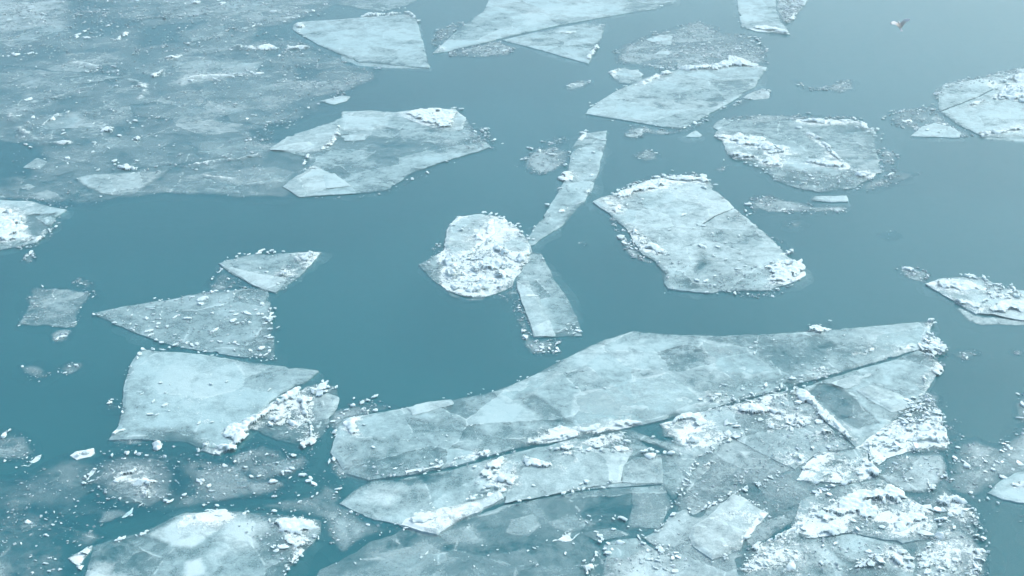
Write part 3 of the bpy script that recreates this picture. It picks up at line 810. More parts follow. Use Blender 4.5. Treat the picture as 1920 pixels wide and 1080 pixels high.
f = patch('pair of small white lumps joined by slush in open water', '1060,166 1068,156 1085,152 1108,150 1112,158 1095,166 1075,172', op=.4, dens=10, fade=.6); lumps_at(f, '1072,159,13 1067,162,10 1106,153,10 1078,160,8', .02)
f = patch('curved ribbon of dark slush in open water, upper right', '1490,150 1500,152 1515,163 1540,165 1560,158 1580,150 1602,151 1600,166 1575,174 1550,170 1520,171 1496,162', op=.28, dens=34, fade=.3, s1=8)
lumps_at(f, '1496,160,8 1590,153,8 1540,166,7', .01)
f = patch('small oval of pale slush between the curved strip and the big central floe', '1186,292 1198,284 1215,280 1236,285 1240,294 1225,302 1205,304', op=.5, dens=20, fade=.4); lumps_at(f, '1212,283,9 1230,288,8 1198,298,7', .02)
f = patch('tiny slush fleck near the far corner of the big central floe', '1340,318 1352,312 1368,310 1366,318 1350,324', op=.35, dens=30, fade=.2)

# ---- right edge, upper
f = floe('bright floe at the right edge heaped with snow lumps', '1760,178 1768,160 1830,150 1900,132 1975,118 1975,262 1920,262 1840,256 1800,236 1762,212', z=.09, op=.8, mott=.3, snow=.2, relief=.02, jag=.08, rim=.35,
 cracks=[('1760,212 1830,185 1860,170', .06)])
for c_ in ('1862,186 1880,168 1900,160 1925,162 1925,190 1890,190', '1890,150 1910,140 1930,142 1930,165 1900,162', '1850,160 1862,154 1872,162 1858,164', '1812,196 1840,190 1850,196 1820,202', '1835,252 1880,246 1925,236 1930,244 1880,254 1840,258'):
    crust(f, c_, h=.22, z=.08, lump=.45)
chain(f, '1766,166 1800,156 1840,150 1920,130', 26, 5, 13, z=.07, off=.25); lumps_in(f, '1850,170 1870,150 1930,130 1930,200 1860,190', 26, 8, 18, z=.1); lumps_in(f, '1770,170 1930,150 1930,240 1820,240', 14, 5, 10, z=.08)
crumbs(f, '1745,180 1766,158 1920,126 1920,140 1780,172 1760,190', 30, 2, 8, z=.05)
sheet(f, 'submerged_edge', '1838,256 1925,246 1975,250 1975,268 1900,264 1850,261', z=.03, bottom=-.05, op=.75, mott=.2, jag=.05)
f = floe('flat white plate lying in slush left of the right-edge floe', '1706,256 1730,238 1752,231 1785,240 1802,250 1800,259 1750,258', z=.07, op=.82, mott=.2, snow=.15, jag=.06, group='small broken plates')
slush(f, '1664,216 1690,206 1752,200 1764,214 1800,240 1832,254 1800,258 1755,252 1706,244 1670,234', op=.34, dens=26)
crust(f, '1672,230 1690,226 1712,223 1708,230 1685,232', h=.14, z=.02); chain(f, '1668,222 1700,206 1750,200', 14, 5, 10, z=.02, off=.25); lumps_at(f, '1738,246,11 1760,250,8', .06)

# ---- right middle, snowy worn floe
f = floe('worn floe right of centre patched with snow and split by a curved ridge', '1338,256 1340,232 1350,225 1400,226 1440,229 1500,223 1560,226 1612,229 1638,248 1644,290 1652,326 1600,354 1540,362 1490,352 1452,340 1424,316 1378,300 1362,286 1356,266',
 z=.08, op=.72, mott=.4, snow=.22, relief=.03, jag=.15, rim=.35, dirt=.15,
 tones=[('1515,242 1610,236 1640,252 1645,300 1600,318 1560,290 1540,265', -.2, .15), ('1420,318 1600,325 1600,352 1480,350', -.2, .4)])
for c_ in ('1362,262 1385,250 1410,262 1440,270 1480,278 1476,292 1440,292 1425,278 1385,274', '1412,262 1425,256 1440,266 1430,280 1412,276', '1425,300 1455,296 1470,306 1462,316 1432,312', '1510,305 1545,302 1580,306 1585,316 1530,314', '1360,288 1400,292 1422,300 1400,302 1370,297',
           '1500,226 1540,228 1572,232 1560,236 1510,232', '1606,228 1632,236 1636,246 1618,244', '1490,344 1530,346 1525,352 1498,351', '1596,326 1625,322 1640,330 1615,340'):
    crust(f, c_, h=.17, z=.07, lump=.4)
stroke(f, '1508,249 1530,260 1548,274 1560,290 1575,303 1590,318', .35, .12, .07); stroke(f, '1500,228 1560,228 1612,230', .35, .12, .07)
lumps_in(f, '1345,235 1500,230 1560,290 1590,330 1480,340 1370,295', 30, 6, 15, z=.09); chain(f, '1612,229 1640,250 1645,300', 12, 6, 13, z=.07, off=.2); chain(f, '1378,300 1425,316 1460,340 1520,356', 16, 5, 12, z=.06, off=.2)
slush(f, '1640,282 1665,276 1692,292 1678,318 1735,324 1690,342 1640,360 1600,358 1650,326', op=.34, dens=26); lumps_at(f, '1670,328,20 1665,292,10 1682,292,10 1650,345,9', .03)
slush(f, '1340,222 1400,216 1500,216 1600,218 1618,224 1500,228 1400,232', op=.25, dens=24); chain(f, '1345,226 1420,224 1500,218 1610,222', 12, 5, 10, z=.02, off=.2)
crumbs(f, '1430,312 1600,322 1648,326 1600,360 1500,358 1450,340', 22, 2, 9, z=.06)
stroke(f, '1338,258 1360,262 1375,262', .4, .12, .06)
f = floe('narrow white bar of ice below the worn snowy floe', '1521,377 1526,370 1560,369 1588,368 1590,379 1560,380', z=.10, op=.97, mott=.1, snow=.35, jag=.04, group='small broken plates')
f = patch('line of pale slush and lumps below the worn snowy floe', '1394,386 1408,370 1440,366 1470,374 1520,382 1592,388 1588,400 1510,402 1450,400 1412,398', op=.4, dens=30, fade=.5)
lumps_at(f, '1403,384,15 1398,396,10 1406,402,11 1445,380,10 1470,394,13 1432,370,9 1520,392,9 1500,388,8', .02); crust(f, '1455,396 1470,388 1486,392 1474,398', h=.1, z=.02)
f = patch('faint oval slush fleck right of the big central floe', '1472,424 1485,416 1502,416 1510,424 1495,430 1480,430', op=.26, dens=40, fade=.3)
f = patch('scattered fine flecks on open water left of the small right-hand floe', '1640,440 1680,430 1700,446 1668,452', op=.1, dens=5, fade=.8)

# ---- left edge bright floe
f = floe('bright snowy floe cut by the left edge', '-40,374 0,376 60,379 92,388 125,395 108,406 98,422 90,438 68,456 40,464 0,470 -40,470', z=.09, op=.78, mott=.35, snow=.22, relief=.02, jag=.07, rim=.35,
 tones=[('50,405 110,400 98,425 70,450 55,440', -.25, .1)])
crust(f, '-40,408 10,410 46,408 54,430 50,450 20,455 -40,458', h=.12, z=.08, lump=.5); crust(f, '-40,388 5,390 30,396 25,404 -40,408', h=.1, z=.08, lump=.5); crust(f, '62,456 70,446 80,440 76,450', h=.1, z=.06)
sheet(f, 'ice_plate', '76,412 96,408 98,416 86,424', z=.11, bottom=.06, op=.9, mott=.1, jag=.04)
crumbs(f, '-30,450 50,452 90,430 112,400 118,410 95,445 60,468 -30,472', 30, 2, 9, z=.04); chain(f, '40,462 75,452 100,425', 8, 5, 11, z=.05, off=.2)
slush(f, '-40,360 40,362 110,376 140,386 120,392 60,378 -40,372', op=.3, dens=20)
f = patch('small slush speck below the left-edge floe', '40,490 46,478 60,470 70,476 66,488 52,494', op=.45, dens=36, fade=.35); lumps_at(f, '58,474,13 50,481,10 62,480,8', .02)

# ---- left, thin square and debris
f = floe('faint square of thin ice near the left edge', '30,612 45,580 58,540 120,540 175,549 160,572 141,615 80,614', z=.03, op=.40, mott=.3, snow=.03, relief=.015, jag=.08, dirt=.35, fade=.18, rim=.3)
lumps_at(f, '80,538,9 100,558,11 104,562,8 140,606,12 36,612,9 152,578,8 55,595,7', .03); crumbs(f, '30,612 58,540 175,549 141,615', 14, 2, 7, z=.03)
f = patch('dark slush fleck above the faint square of ice', '134,532 142,522 156,520 176,530 172,540 192,556 176,560 160,546', op=.25, dens=36, fade=.3); lumps_at(f, '152,532,9 160,534,6', .01)
f = patch('small slush clump below the faint square of ice', '90,640 100,626 120,618 132,622 130,636 112,646', op=.45, dens=40, fade=.45); lumps_at(f, '118,632,13 108,636,9 124,626,8', .02)
f = patch('slush smudge with one white pebble at its left', '36,690 60,680 84,690 96,704 70,720 52,714', op=.25, dens=36, fade=.5, s1=7); lumps_at(f, '42,688,11', .02)
f = patch('slanting slush streak right of the white pebble smudge', '104,696 118,686 140,678 156,682 148,694 124,704', op=.32, dens=44, fade=.3); lumps_at(f, '130,688,9 144,686,11 122,700,8', .02)
f = patch('little slush specks left of the large left floe', '192,764 206,750 226,752 224,770 200,772', op=.22, dens=40, fade=.3); lumps_at(f, '206,756,10 210,750,7 224,765,6', .02)

# ---- speckled triangle and the quad behind it
f = floe('long triangular floe dotted with round snow pellets', '172,588 215,580 300,565 380,550 440,545 500,542 508,580 513,640 513,676 470,672 430,668 380,660 340,652 300,641 255,626 215,608',
 z=.06, op=.58, mott=.2, snow=.12, relief=.012, jag=.05, rim=.3, dirt=.1)
lumps_at(f, '380,564,20 377,573,14 360,560,10 405,548,11 275,600,14 352,600,18 328,598,10 295,616,14 314,615,14 279,624,18 283,631,12 256,612,9 245,610,8 492,573,15 463,590,20 437,604,15 446,609,14 484,592,14 492,592,12 505,602,20 510,598,12 456,607,10 468,607,9 404,622,14 396,624,8 397,643,10 412,644,10 430,647,12 440,645,12 370,648,16 360,650,12 350,646,10 497,610,14 500,634,14 508,636,12 490,656,18 505,662,14 470,660,10 498,668,12 240,585,9 185,593,10 176,592,8 215,608,10 440,660,8 415,576,10 398,590,9 330,566,8 300,566,9 290,562,8', .06)
lumps_in(f, '172,588 380,550 500,542 513,676 380,660 255,626', 90, 4, 11, z=.06, clump=.3); chain(f, '215,608 300,641 380,660 513,676', 26, 4, 11, z=.05, off=.15); chain(f, '505,580 513,676', 18, 6, 16, z=.06, off=.15)
crumbs(f, '172,588 380,550 500,542 513,676 380,660 255,626', 14, 2, 7, z=.06, clump=.2); lumps_at(f, '397,550,12 389,553,9', .07, 'shard')
f = floe('small four-sided floe touching the corner of the pellet-dotted triangle', '408,495 440,486 465,478 540,476 602,474 582,500 560,520 517,552 495,544 470,534 440,518', z=.07, op=.68, mott=.35, snow=.2, relief=.02, jag=.06, rim=.4,
 tones=[('408,495 470,485 500,520 470,534', .08, .2)])
sheet(f, 'ice_plate', '412,496 450,508 515,520 540,525 518,551 480,538', z=.09, bottom=.05, op=.8, mott=.15, snow=.1, jag=.04)
for c_ in ('500,526 520,516 540,508 548,516 530,526', '558,484 580,474 600,474 598,482 575,496'): crust(f, c_, h=.12, z=.07, lump=.3)
chain(f, '412,494 470,478 540,474', 14, 5, 12, z=.06, off=.15); lumps_at(f, '490,473,15 485,478,12 510,473,12 516,475,12 502,476,10 488,505,11 500,513,10', .06); lumps_in(f, '500,480 600,475 560,520 520,545 520,510', 26, 5, 12, z=.08)
slush(f, '386,545 398,520 408,498 440,518 470,536 480,542 430,548 395,552', op=.22, dens=26); lumps_at(f, '398,524,10 412,510,8 400,520,6 398,549,14 388,552,9', .02); crumbs(f, '540,480 602,474 570,520 530,548', 26, 2, 8, z=.07)

# ---- large left floe with the snow band
f = floe('large pale floe at left with a clean rounded left side', '262,660 282,658 330,662 390,668 480,683 540,690 597,698 578,716 540,738 510,760 480,784 455,812 425,842 395,846 350,830 300,828 250,826 206,826 224,800 230,760 236,715 247,682',
 z=.085, op=.72, mott=.4, snow=.12, relief=.015, jag=.06, rim=.3, tones=[('400,735 470,750 440,790 380,770', -.15, .3), ('230,800 400,810 390,845 220,830', -.25, .3), ('320,690 440,700 400,760 280,760', .1, .8)])
lumps_at(f, '268,659,15 262,668,13 258,675,12 305,660,10 245,692,9 302,722,8 310,764,16 288,757,8 282,781,12 294,782,9 374,798,11 398,796,12 266,743,8 426,720,9 230,777,9 232,810,14 218,815,20 225,813,14', .085)
chain(f, '282,658 330,662', 5, 5, 9, z=.08, off=.1); chain(f, '247,690 236,730 228,780', 16, 3, 6, z=.03, off=.12); lumps_in(f, '262,680 560,705 430,830 230,815', 26, 4, 9, z=.085, clump=.2)
slush(f, '198,828 212,812 240,818 320,830 300,838 240,840 210,838', op=.5, dens=26)
f = floe('broken plate with thick white snow band, near right of the large left floe', '560,735 590,722 625,728 632,745 628,772 612,800 600,820 570,838 545,832 500,815 470,806 440,836 410,856 372,846 420,815 470,785 510,755',
 z=.07, op=.52, mott=.3, snow=.1, relief=.02, jag=.1, dirt=.3, rim=.3)
for c_ in ('414,812 432,800 470,784 505,762 530,740 552,728 572,730 566,745 545,758 520,772 498,790 480,805 462,822 445,836 425,830 418,822', '366,843 385,832 410,835 448,838 444,848 430,854 405,850 380,850 370,852',
           '556,752 572,745 590,748 584,765 582,785 588,800 592,825 582,832 576,812 570,790 560,770 556,762', '500,788 530,778 552,785 560,800 548,808 535,796 510,798', '556,836 572,830 592,828 588,836 568,846'):
    crust(f, c_, h=.13, z=.08, lump=.3, jag=.1)
sheet(f, 'ice_plate', '586,752 612,740 632,748 628,770 616,786 590,792 584,770', z=.09, bottom=.04, op=.62, mott=.2, jag=.08, dirt=.2)
lumps_in(f, '570,728 610,718 634,732 600,745 575,742', 26, 7, 18, z=.1, kind='chunk'); lumps_in(f, '575,735 632,735 600,750', 8, 8, 18, z=.1, kind='shard'); lumps_at(f, '605,720,12 630,730,14 606,718,9 538,816,10 508,800,16', .09)
crumbs(f, '560,735 625,725 640,770 612,800 575,840 600,860 640,800 645,770', 26, 2, 9, z=.05)

# ---- dark slush field, lower left
f = patch('dark slushy field with white crusts in the lower left', '128,850 200,842 300,832 410,858 440,850 480,815 560,850 600,815 585,860 560,900 540,930 420,950 300,965 240,980 170,990 60,1000 -40,1010 -40,900 60,880',
 op=.08, dens=11, fade=.6, s1=8, relief=.02, dirt=.6)
F_DARK = f
for k_, p_ in enumerate(('350,880 420,866 470,884 430,910 365,908', '440,905 520,895 545,915 480,935', '20,900 90,890 125,915 60,938', '150,962 220,950 262,968 190,990', '380,920 450,915 470,938 400,948', '500,865 560,858 585,872 540,890')):
    sheet(f, 'ice_plate', p_, z=.03, bottom=.008, op=(.16, .24, .12)[k_ % 3], mott=.25, snow=.02, relief=.012, jag=.12, dirt=.5, fade=.25, frost=.0, rim=.4)
sheet(f, 'slush_film', '150,905 190,860 250,845 318,860 350,900 345,935 300,955 240,975 190,955', z=.03, op=.5, mott=.3, snow=.04, relief=.02, jag=.25, dirt=.8, fade=.9, kind='stuff')
sheet(f, 'slush_film', '420,850 500,830 570,850 590,870 560,900 480,905 430,880', z=.03, op=.45, mott=.3, snow=.03, relief=.02, jag=.2, dirt=.8, fade=.6, kind='stuff')
for c_ in ('198,853 220,850 240,844 270,850 292,856 270,858 240,852 210,858', '212,896 232,888 250,878 285,872 310,866 306,852 316,860 318,870 290,876 262,882 252,894 230,900', '222,900 250,902 275,898 296,904 290,925 268,938 258,936 270,920 248,912 252,905', '228,972 240,960 250,952 248,962 236,970', '286,832 300,826 306,838 296,846 288,842', '152,906 160,900 175,880 180,882 168,900'):
    crust(f, c_, h=.14, z=.03, lump=.22, jag=.08)
lumps_at(f, '158,908,13 160,896,12 172,904,9 186,915,10 178,882,9 166,892,9 335,868,8 346,930,12 340,936,8 320,942,12 318,930,9 380,903,14 378,908,12 390,915,12 388,890,10 548,881,14 540,886,18 530,888,12 512,905,18 486,895,12 500,854,14 550,856,16 460,878,10 470,850,8 402,853,8 430,885,10 520,870,10 240,852,14 255,850,14 275,856,12 210,856,12', .04)
lumps_at(f, '374,904,18 312,940,16', .03, 'shard')
lumps_in(f, '150,860 320,845 350,930 250,965 170,940', 22, 5, 14, z=.035); lumps_in(f, '350,860 600,850 560,920 380,950', 26, 5, 14, z=.03); crumbs(f, '340,850 600,840 570,900 540,930 420,950 350,930', 22, 2, 8, z=.03, clump=.6); lumps_in(f, '-10,910 150,900 160,980 -10,1010', 16, 4, 9, z=.02)
crumbs(f, '150,905 190,860 250,845 318,860 350,900 300,955 190,955', 26, 2, 8, z=.035)
sheet(f, 'slush_film', '330,862 420,856 520,872 570,905 520,935 400,945 340,925', z=.02, op=.34, mott=.35, snow=.02, relief=.02, jag=.3, dirt=.7, fade=.7, kind='stuff')
sheet(f, 'slush_film', '-40,905 60,890 130,905 140,950 60,985 -40,990', z=.02, op=.12, mott=.3, snow=.0, relief=.02, jag=.3, dirt=.5, fade=.9, kind='stuff')
f = floe('oblong white crust of snow floating alone at the back of the dark slush', '132,855 142,848 160,845 176,841 179,850 170,857 155,860 143,864', z=.05, op=.9, mott=.1, snow=.5, jag=.06, group='small broken plates')
crust(f, '133,854 143,848 160,845 176,842 178,850 168,856 154,859 143,862', h=.12, z=.045, jag=.06, lump=.2)
f = patch('grey slush patch at the left edge behind the dark slush', '-40,800 20,800 50,820 78,850 84,858 60,872 20,868 -40,866', op=.4, dens=24, fade=.4); lumps_at(f, '56,828,10 8,818,16 18,808,8', .03)
crust(f, '54,868 66,856 80,853 74,864 60,870', h=.08, z=.02); crust(f, '40,873 52,870 62,872 50,876', h=.08, z=.02); chain(f, '5,855 50,872 84,855', 14, 4, 9, z=.02, off=.2)
f = patch('dark mottled slush in the bottom left corner', '-40,960 60,950 150,985 210,1000 190,1025 150,1050 140,1120 -40,1120', op=.08, dens=11, fade=.6, dirt=.5)
sheet(f, 'slush_film', '-40,1045 20,1040 40,1070 20,1120 -40,1120', z=.03, op=.6, mott=.3, jag=.2, fade=.6, dirt=.2, kind='stuff')
lumps_at(f, '52,981,18 88,1005,12 150,1024,9 40,1020,8 100,985,8 115,982,8', .02, 'chunk'); lumps_in(f, '-10,970 140,975 140,1080 -10,1080', 22, 4, 9, z=.02)
f = floe('white wedge of snow crust at the far left of the bottom-left floe', '127,1048 140,1040 160,1032 174,1022 170,1036 158,1052 150,1062 138,1056', z=.06, op=.9, mott=.1, snow=.5, jag=.06, group='small broken plates')
crust(f, '128,1047 142,1040 160,1032 173,1023 168,1038 156,1053 148,1060 138,1054', h=.1, z=.05, jag=.06); stroke(f, '155,1060 145,1072 138,1085', .2, .08, .03)

# ---- bottom-left floe
f = floe('blue-grey floe at the bottom left with a white crusted far corner', '176,1028 215,1014 275,1000 330,972 345,966 430,961 520,968 600,978 598,1000 582,1022 548,1058 510,1120 150,1120 165,1060',
 z=.07, op=.46, mott=.6, snow=.04, relief=.012, jag=.07, rim=.25,
 tones=[('275,1005 345,970 400,968 420,990 360,1030 320,1028', .3, .1), ('430,975 500,980 480,1030 400,1045 415,1000', .25, .35), ('180,1055 220,1058 260,1120 150,1120', .3, .15), ('300,1020 400,1030 380,1060 280,1060', -.2, .3), ('350,1055 380,1050 385,1080 340,1090', .3, .1), ('480,1010 530,1000 540,1040 470,1050', -.2, .2)])
for c_ in ('506,985 530,975 570,972 600,980 600,992 580,1000 572,1014 548,1008 525,1000', '552,1026 566,1020 582,1022 576,1034 560,1038', '336,982 350,970 374,966 378,974 356,984 342,990', '375,966 400,958 428,960 415,968 385,970', '394,968 415,966 434,972 410,974', '534,1068 545,1054 556,1048 548,1062'):
    crust(f, c_, h=.1, z=.07, lump=.25)
chain(f, '215,1016 245,1010 275,1000', 9, 5, 12, z=.05, off=.05); lumps_at(f, '275,1000,11 218,1017,9', .06); chain(f, '380,962 470,964 540,970', 18, 5, 12, z=.06, off=.15); chain(f, '600,990 580,1022 548,1060 525,1085', 18, 6, 15, z=.06, off=.12); lumps_in(f, '500,975 600,985 570,1030 540,1050 500,1030', 22, 6, 14, z=.08, kind='chunk')
crumbs(f, '440,985 600,980 580,1022 540,1066 480,1040', 22, 2, 9, z=.07)
f = patch('dark translucent slush channel between the bottom-left floe and the slabs', '545,930 600,880 640,890 650,920 640,945 690,975 760,985 700,1010 640,1040 600,1010 600,978 520,966 440,958', op=.3, dens=24, fade=.5, dirt=.4, s1=8)
lumps_at(f, '578,903,18 590,908,14 582,898,12 560,930,10 586,932,12 595,926,9 634,918,10 626,1000,9 690,985,9', .02, 'chunk'); lumps_in(f, '545,930 640,900 700,985 620,1010 590,975', 24, 5, 11, z=.02)

# ---- the great raft: far slab
f = floe('great pale slab with a curved far edge, the largest in the foreground', 
 '632,800 650,786 700,778 762,766 850,752 905,742 950,728 1000,706 1050,680 1090,660 1130,640 1190,622 1250,629 1340,632 1420,629 1500,625 1580,618 1660,612 1752,603 1746,622 1738,652 1660,676 1540,709 1420,744 1340,766 1260,786 1200,798 1120,816 1040,830 955,846 900,862 850,876 750,896 690,902 650,890 622,850',
 z=.10, op=.66, mott=.42, snow=.10, relief=.014, jag=.05, rim=.22,
 tones=[('700,800 760,820 740,890 690,900 640,880 632,840 690,830', -.12, .3), ('632,820 690,830 712,870 700,896 650,888 624,850', -.15, .15), ('995,735 1040,770 1080,800 1040,806 990,770 960,745', -.26, .1), ('1080,745 1110,735 1250,700 1330,760 1230,792 1090,815 1072,790', .16, .08), ('1000,760 1060,800 1010,820 960,800', .06, .2),
        ('1310,640 1400,655 1450,700 1380,720 1330,690', .14, .1), ('930,740 1000,715 1060,690 1010,735 960,760', .1, .3), ('1320,655 1310,700 1230,690 1240,660', -.14, .4), ('1420,650 1560,640 1540,690 1440,700', -.12, .4), ('1640,630 1740,612 1730,655 1620,680', .12, .3), ('1090,660 1200,640 1190,690 1090,720', .1, .6), ('800,790 900,780 900,820 820,830', -.12, .3), ('1230,760 1280,720 1300,750', -.08, .2)])
sheet(f, 'ice_plate', '760,768 800,760 846,754 850,762 815,772 770,785', z=.14, bottom=.09, op=.85, mott=.1, snow=.1, jag=.04)
for p_, o_, fr_ in (('1080,747 1110,736 1250,702 1328,758 1230,790 1090,812 1072,790', .34, .25), ('1312,642 1400,656 1452,700 1380,720 1332,690', .3, .3), ('1640,632 1736,614 1728,652 1622,678', .3, .3), ('930,742 1000,716 1058,692 1010,735 962,758', .28, .2)):
    sheet(f, 'ice_plate', p_, z=.115, bottom=.07, op=o_, mott=.15, snow=.04, jag=.06, frost=fr_)
crust(f, '640,798 655,788 670,780 676,795 668,815 672,830 660,822 652,806', h=.1, z=.09, lump=.25); crust(f, '1000,832 1040,822 1085,812 1080,820 1030,830 1002,834', h=.07, z=.10, lump=.25, jag=.05)
for c_ in ('1315,748 1335,740 1364,742 1366,752 1345,764 1325,764 1318,758', '1512,692 1530,690 1545,684 1550,696 1535,702 1520,698', '1585,662 1610,665 1640,655 1646,660 1620,670 1596,668', '1030,808 1050,802 1064,806 1045,814', '760,890 790,880 830,872 826,880 790,890', '862,862 900,852 925,845 915,854 880,866', '1680,656 1700,655 1694,662', '1540,660 1560,655 1558,662'):
    crust(f, c_, h=.09, z=.10, lump=.25)
stroke(f, '1075,815 1130,804 1180,796 1205,796', .3, .08, .10); stroke(f, '1005,832 1080,818 1180,797', .2, .06, .10)
crust(f, '1504,620 1530,613 1560,622 1540,632 1515,628', h=.1, z=.10, jag=.05); stroke(f, '1500,622 1520,612 1540,612', .15, .1, .06)
crust(f, '1735,606 1745,601 1755,605 1752,616 1740,620', h=.22, z=.09, lump=.3); lumps_at(f, '1744,605,20 1752,610,12 1556,606,8 1742,630,14 1745,640,12', .1)
chain(f, '1340,764 1420,742 1500,720 1570,700', 40, 5, 14, z=.10, off=.18); lumps_in(f, '1320,745 1560,690 1560,705 1330,770', 26, 6, 15, z=.10); chain(f, '840,752 950,728 1000,706 1050,680', 14, 4, 9, z=.08, off=.1)
chain(f, '760,892 850,874 955,846', 16, 5, 13, z=.1, off=.15); lumps_in(f, '700,800 1000,760 1300,650 1720,620 1700,650 1400,740 1000,820 720,890', 60, 4, 10, z=.10, clump=.5); lumps_at(f, '683,802,13 700,844,10 826,873,16 818,868,10 657,796,14', .1)
slush(f, '650,760 680,746 712,752 765,765 700,780 655,788 640,800 630,840 612,800 615,770', op=.32, dens=40, s1=10); lumps_at(f, '703,745,14 690,752,16 680,756,18 662,762,14 664,748,10 704,771,14 690,772,10 680,768,10 650,770,12 730,765,10 645,778,12', .03); chain(f, '625,780 600,800 625,810 640,830', 18, 6, 14, z=.03, off=.25); lumps_at(f, '628,812,16 657,829,20 635,815,12', .04, 'chunk')
slush(f, '618,850 632,830 690,830 712,870 700,905 640,900 622,880', op=.4, dens=34, s1=10); lumps_in(f, '612,840 660,825 680,880 630,890', 16, 6, 14, z=.05, kind='chunk'); lumps_at(f, '626,864,18 618,868,12', .06)
crumbs(f, '1335,768 1570,700 1572,708 1340,778', 40, 2, 9, z=.1, clump=.3); crumbs(f, '690,880 760,870 860,860 1000,830 1000,842 850,880 750,900 690,905', 26, 2, 9, z=.1, clump=.5)

# ---- near slabs
f = floe('blue slab below the dark crack, tilted under the great slab', '636,946 665,922 700,902 745,902 770,896 852,881 955,852 1050,829 1120,813 1180,807 1250,830 1306,862 1295,890 1280,920 1262,945 1240,908 1150,914 1080,922 1010,936 948,946 900,962 820,985 760,988 700,975',
 z=.05, op=.62, mott=.45, snow=.06, relief=.012, jag=.06, rim=.2, tones=[('740,902 800,895 850,888 820,905 770,912', -.35, .12), ('1170,862 1240,850 1240,905 1160,912 1150,885', -.14, .15), ('700,910 760,915 730,950 680,940', .15, .2), ('880,870 960,858 950,900 900,920', .2, .2), ('1000,835 1060,838 1100,850 1020,870', -.15, .2), ('1190,825 1230,835 1270,855 1230,850', -.5, .1), ('740,925 830,920 800,950 750,945', -.12, .2)])
sheet(f, 'ice_plate', '948,945 958,900 1000,868 1060,850 1110,842 1185,848 1168,880 1165,905 1080,920 1010,935', z=.09, bottom=.05, op=.78, mott=.2, snow=.08, jag=.05)
sheet(f, 'ice_plate', '1165,905 1170,875 1190,862 1240,860 1241,908 1190,908', z=.08, bottom=.05, op=.55, mott=.2, jag=.04)
for c_ in ('888,898 905,885 915,865 940,860 955,858 945,875 930,890 915,904 900,902', '940,892 965,880 972,898 960,912 945,908 930,900', '980,858 1000,862 1030,870 1030,884 1005,886 990,876', '1043,864 1058,872 1080,866 1070,878 1052,882', '1036,846 1060,838 1090,836 1092,846 1070,856 1050,852', '1150,842 1165,838 1178,846 1162,850', '880,940 920,925 948,915 950,924 910,940 890,944'):
    crust(f, c_, h=.08, z=.09, lump=.2)
stroke(f, '1090,832 1140,828 1165,820', .25, .07, .06); stroke(f, '1120,826 1150,822 1170,816 1200,824 1228,822', .16, .1, .07)
crust(f, '1210,858 1230,852 1246,860 1244,870 1230,870', h=.08, z=.08); lumps_at(f, '1210,850,14 1222,848,13 1232,852,14 1246,853,16 1258,854,14 1276,856,11 1216,846,9 1204,851,10 1290,895,10 890,880,10 1100,908,14 1000,915,12 1090,912,10', .09)
lumps_in(f, '880,870 960,855 975,905 920,935 890,915', 34, 6, 16, z=.1, kind='chunk'); lumps_in(f, '1040,840 1180,830 1190,850 1060,855', 24, 6, 14, z=.09); chain(f, '1305,865 1290,900 1262,945', 14, 5, 13, z=.06, off=.1); chain(f, '950,944 1080,921 1240,908', 14, 5, 13, z=.1, off=.1)
crumbs(f, '860,880 960,850 1190,820 1190,850 1000,865 960,920 880,940', 26, 2, 9, z=.09, clump=.7)
f = floe('long bright white plank of ice lying between the two near slabs', '752,988 760,978 800,964 850,952 900,940 938,922 946,938 906,955 900,962 862,978 820,1006 790,998', z=.16, op=1.0, mott=.05, snow=.62, relief=.015, jag=.05, rim=.3, foot=(.03, .1), frost=1.2)
crust(f, '756,986 770,974 810,966 830,975 800,985 775,990', h=.08, z=.15, lump=.25); sheet(f, 'ice_plate', '775,990 800,985 835,985 850,980 820,1006', z=.12, bottom=.05, op=.8, mott=.2, snow=.1, jag=.04)
chain(f, '748,978 790,962 860,945 900,935', 14, 6, 15, z=.12, off=.12)
f = floe('big blue-grey slab along the bottom edge with dark angular patches', '575,1120 600,1070 660,1040 700,1012 760,990 830,988 905,964 948,948 1010,938 1080,924 1150,916 1241,911 1262,948 1246,975 1230,1003 1190,1012 1140,1020 1135,1060 1120,1120',
 z=.035, op=.33, mott=.4, snow=.05, relief=.012, jag=.05, rim=.15,
 tones=[('1014,938 1040,940 1075,955 1040,976 1015,960', -.2, .05), ('930,955 975,950 970,990 920,1000 905,980', -.12, .08), ('960,975 1000,965 1012,985 990,1005 950,1000', .2, .05), ('1000,990 1030,985 1045,1005 1020,1022 990,1020', -.14, .06), ('1030,980 1080,968 1120,985 1060,1000', .18, .12), ('820,1000 870,985 900,1010 840,1020', .2, .3), ('1120,940 1200,930 1180,965 1100,975', -.14, .3), ('700,1040 800,1020 850,1050 760,1070', .14, .3), ('590,1060 680,1030 700,1060 600,1100', -.1, .3), ('1190,920 1240,915 1255,950 1235,990 1180,990', .16, .3), ('850,1030 1000,1030 1000,1090 850,1090', -.06, .5)])
for p_, o_ in (('960,977 1000,966 1013,985 990,1006 950,1000', .34), ('1028,982 1080,968 1122,985 1062,1000', .3), ('1188,922 1240,914 1256,950 1236,990 1180,988', .32), ('820,1002 870,986 900,1010 842,1022', .3), ('700,1042 800,1020 852,1050 760,1072', .28), ('1090,1000 1150,990 1180,1004 1120,1016', .26), ('905,1045 985,1030 1010,1060 930,1085', .24)):
    sheet(f, 'ice_plate', p_, z=.05, bottom=.022, op=o_, mott=.15, snow=.02, jag=.05, frost=.15)
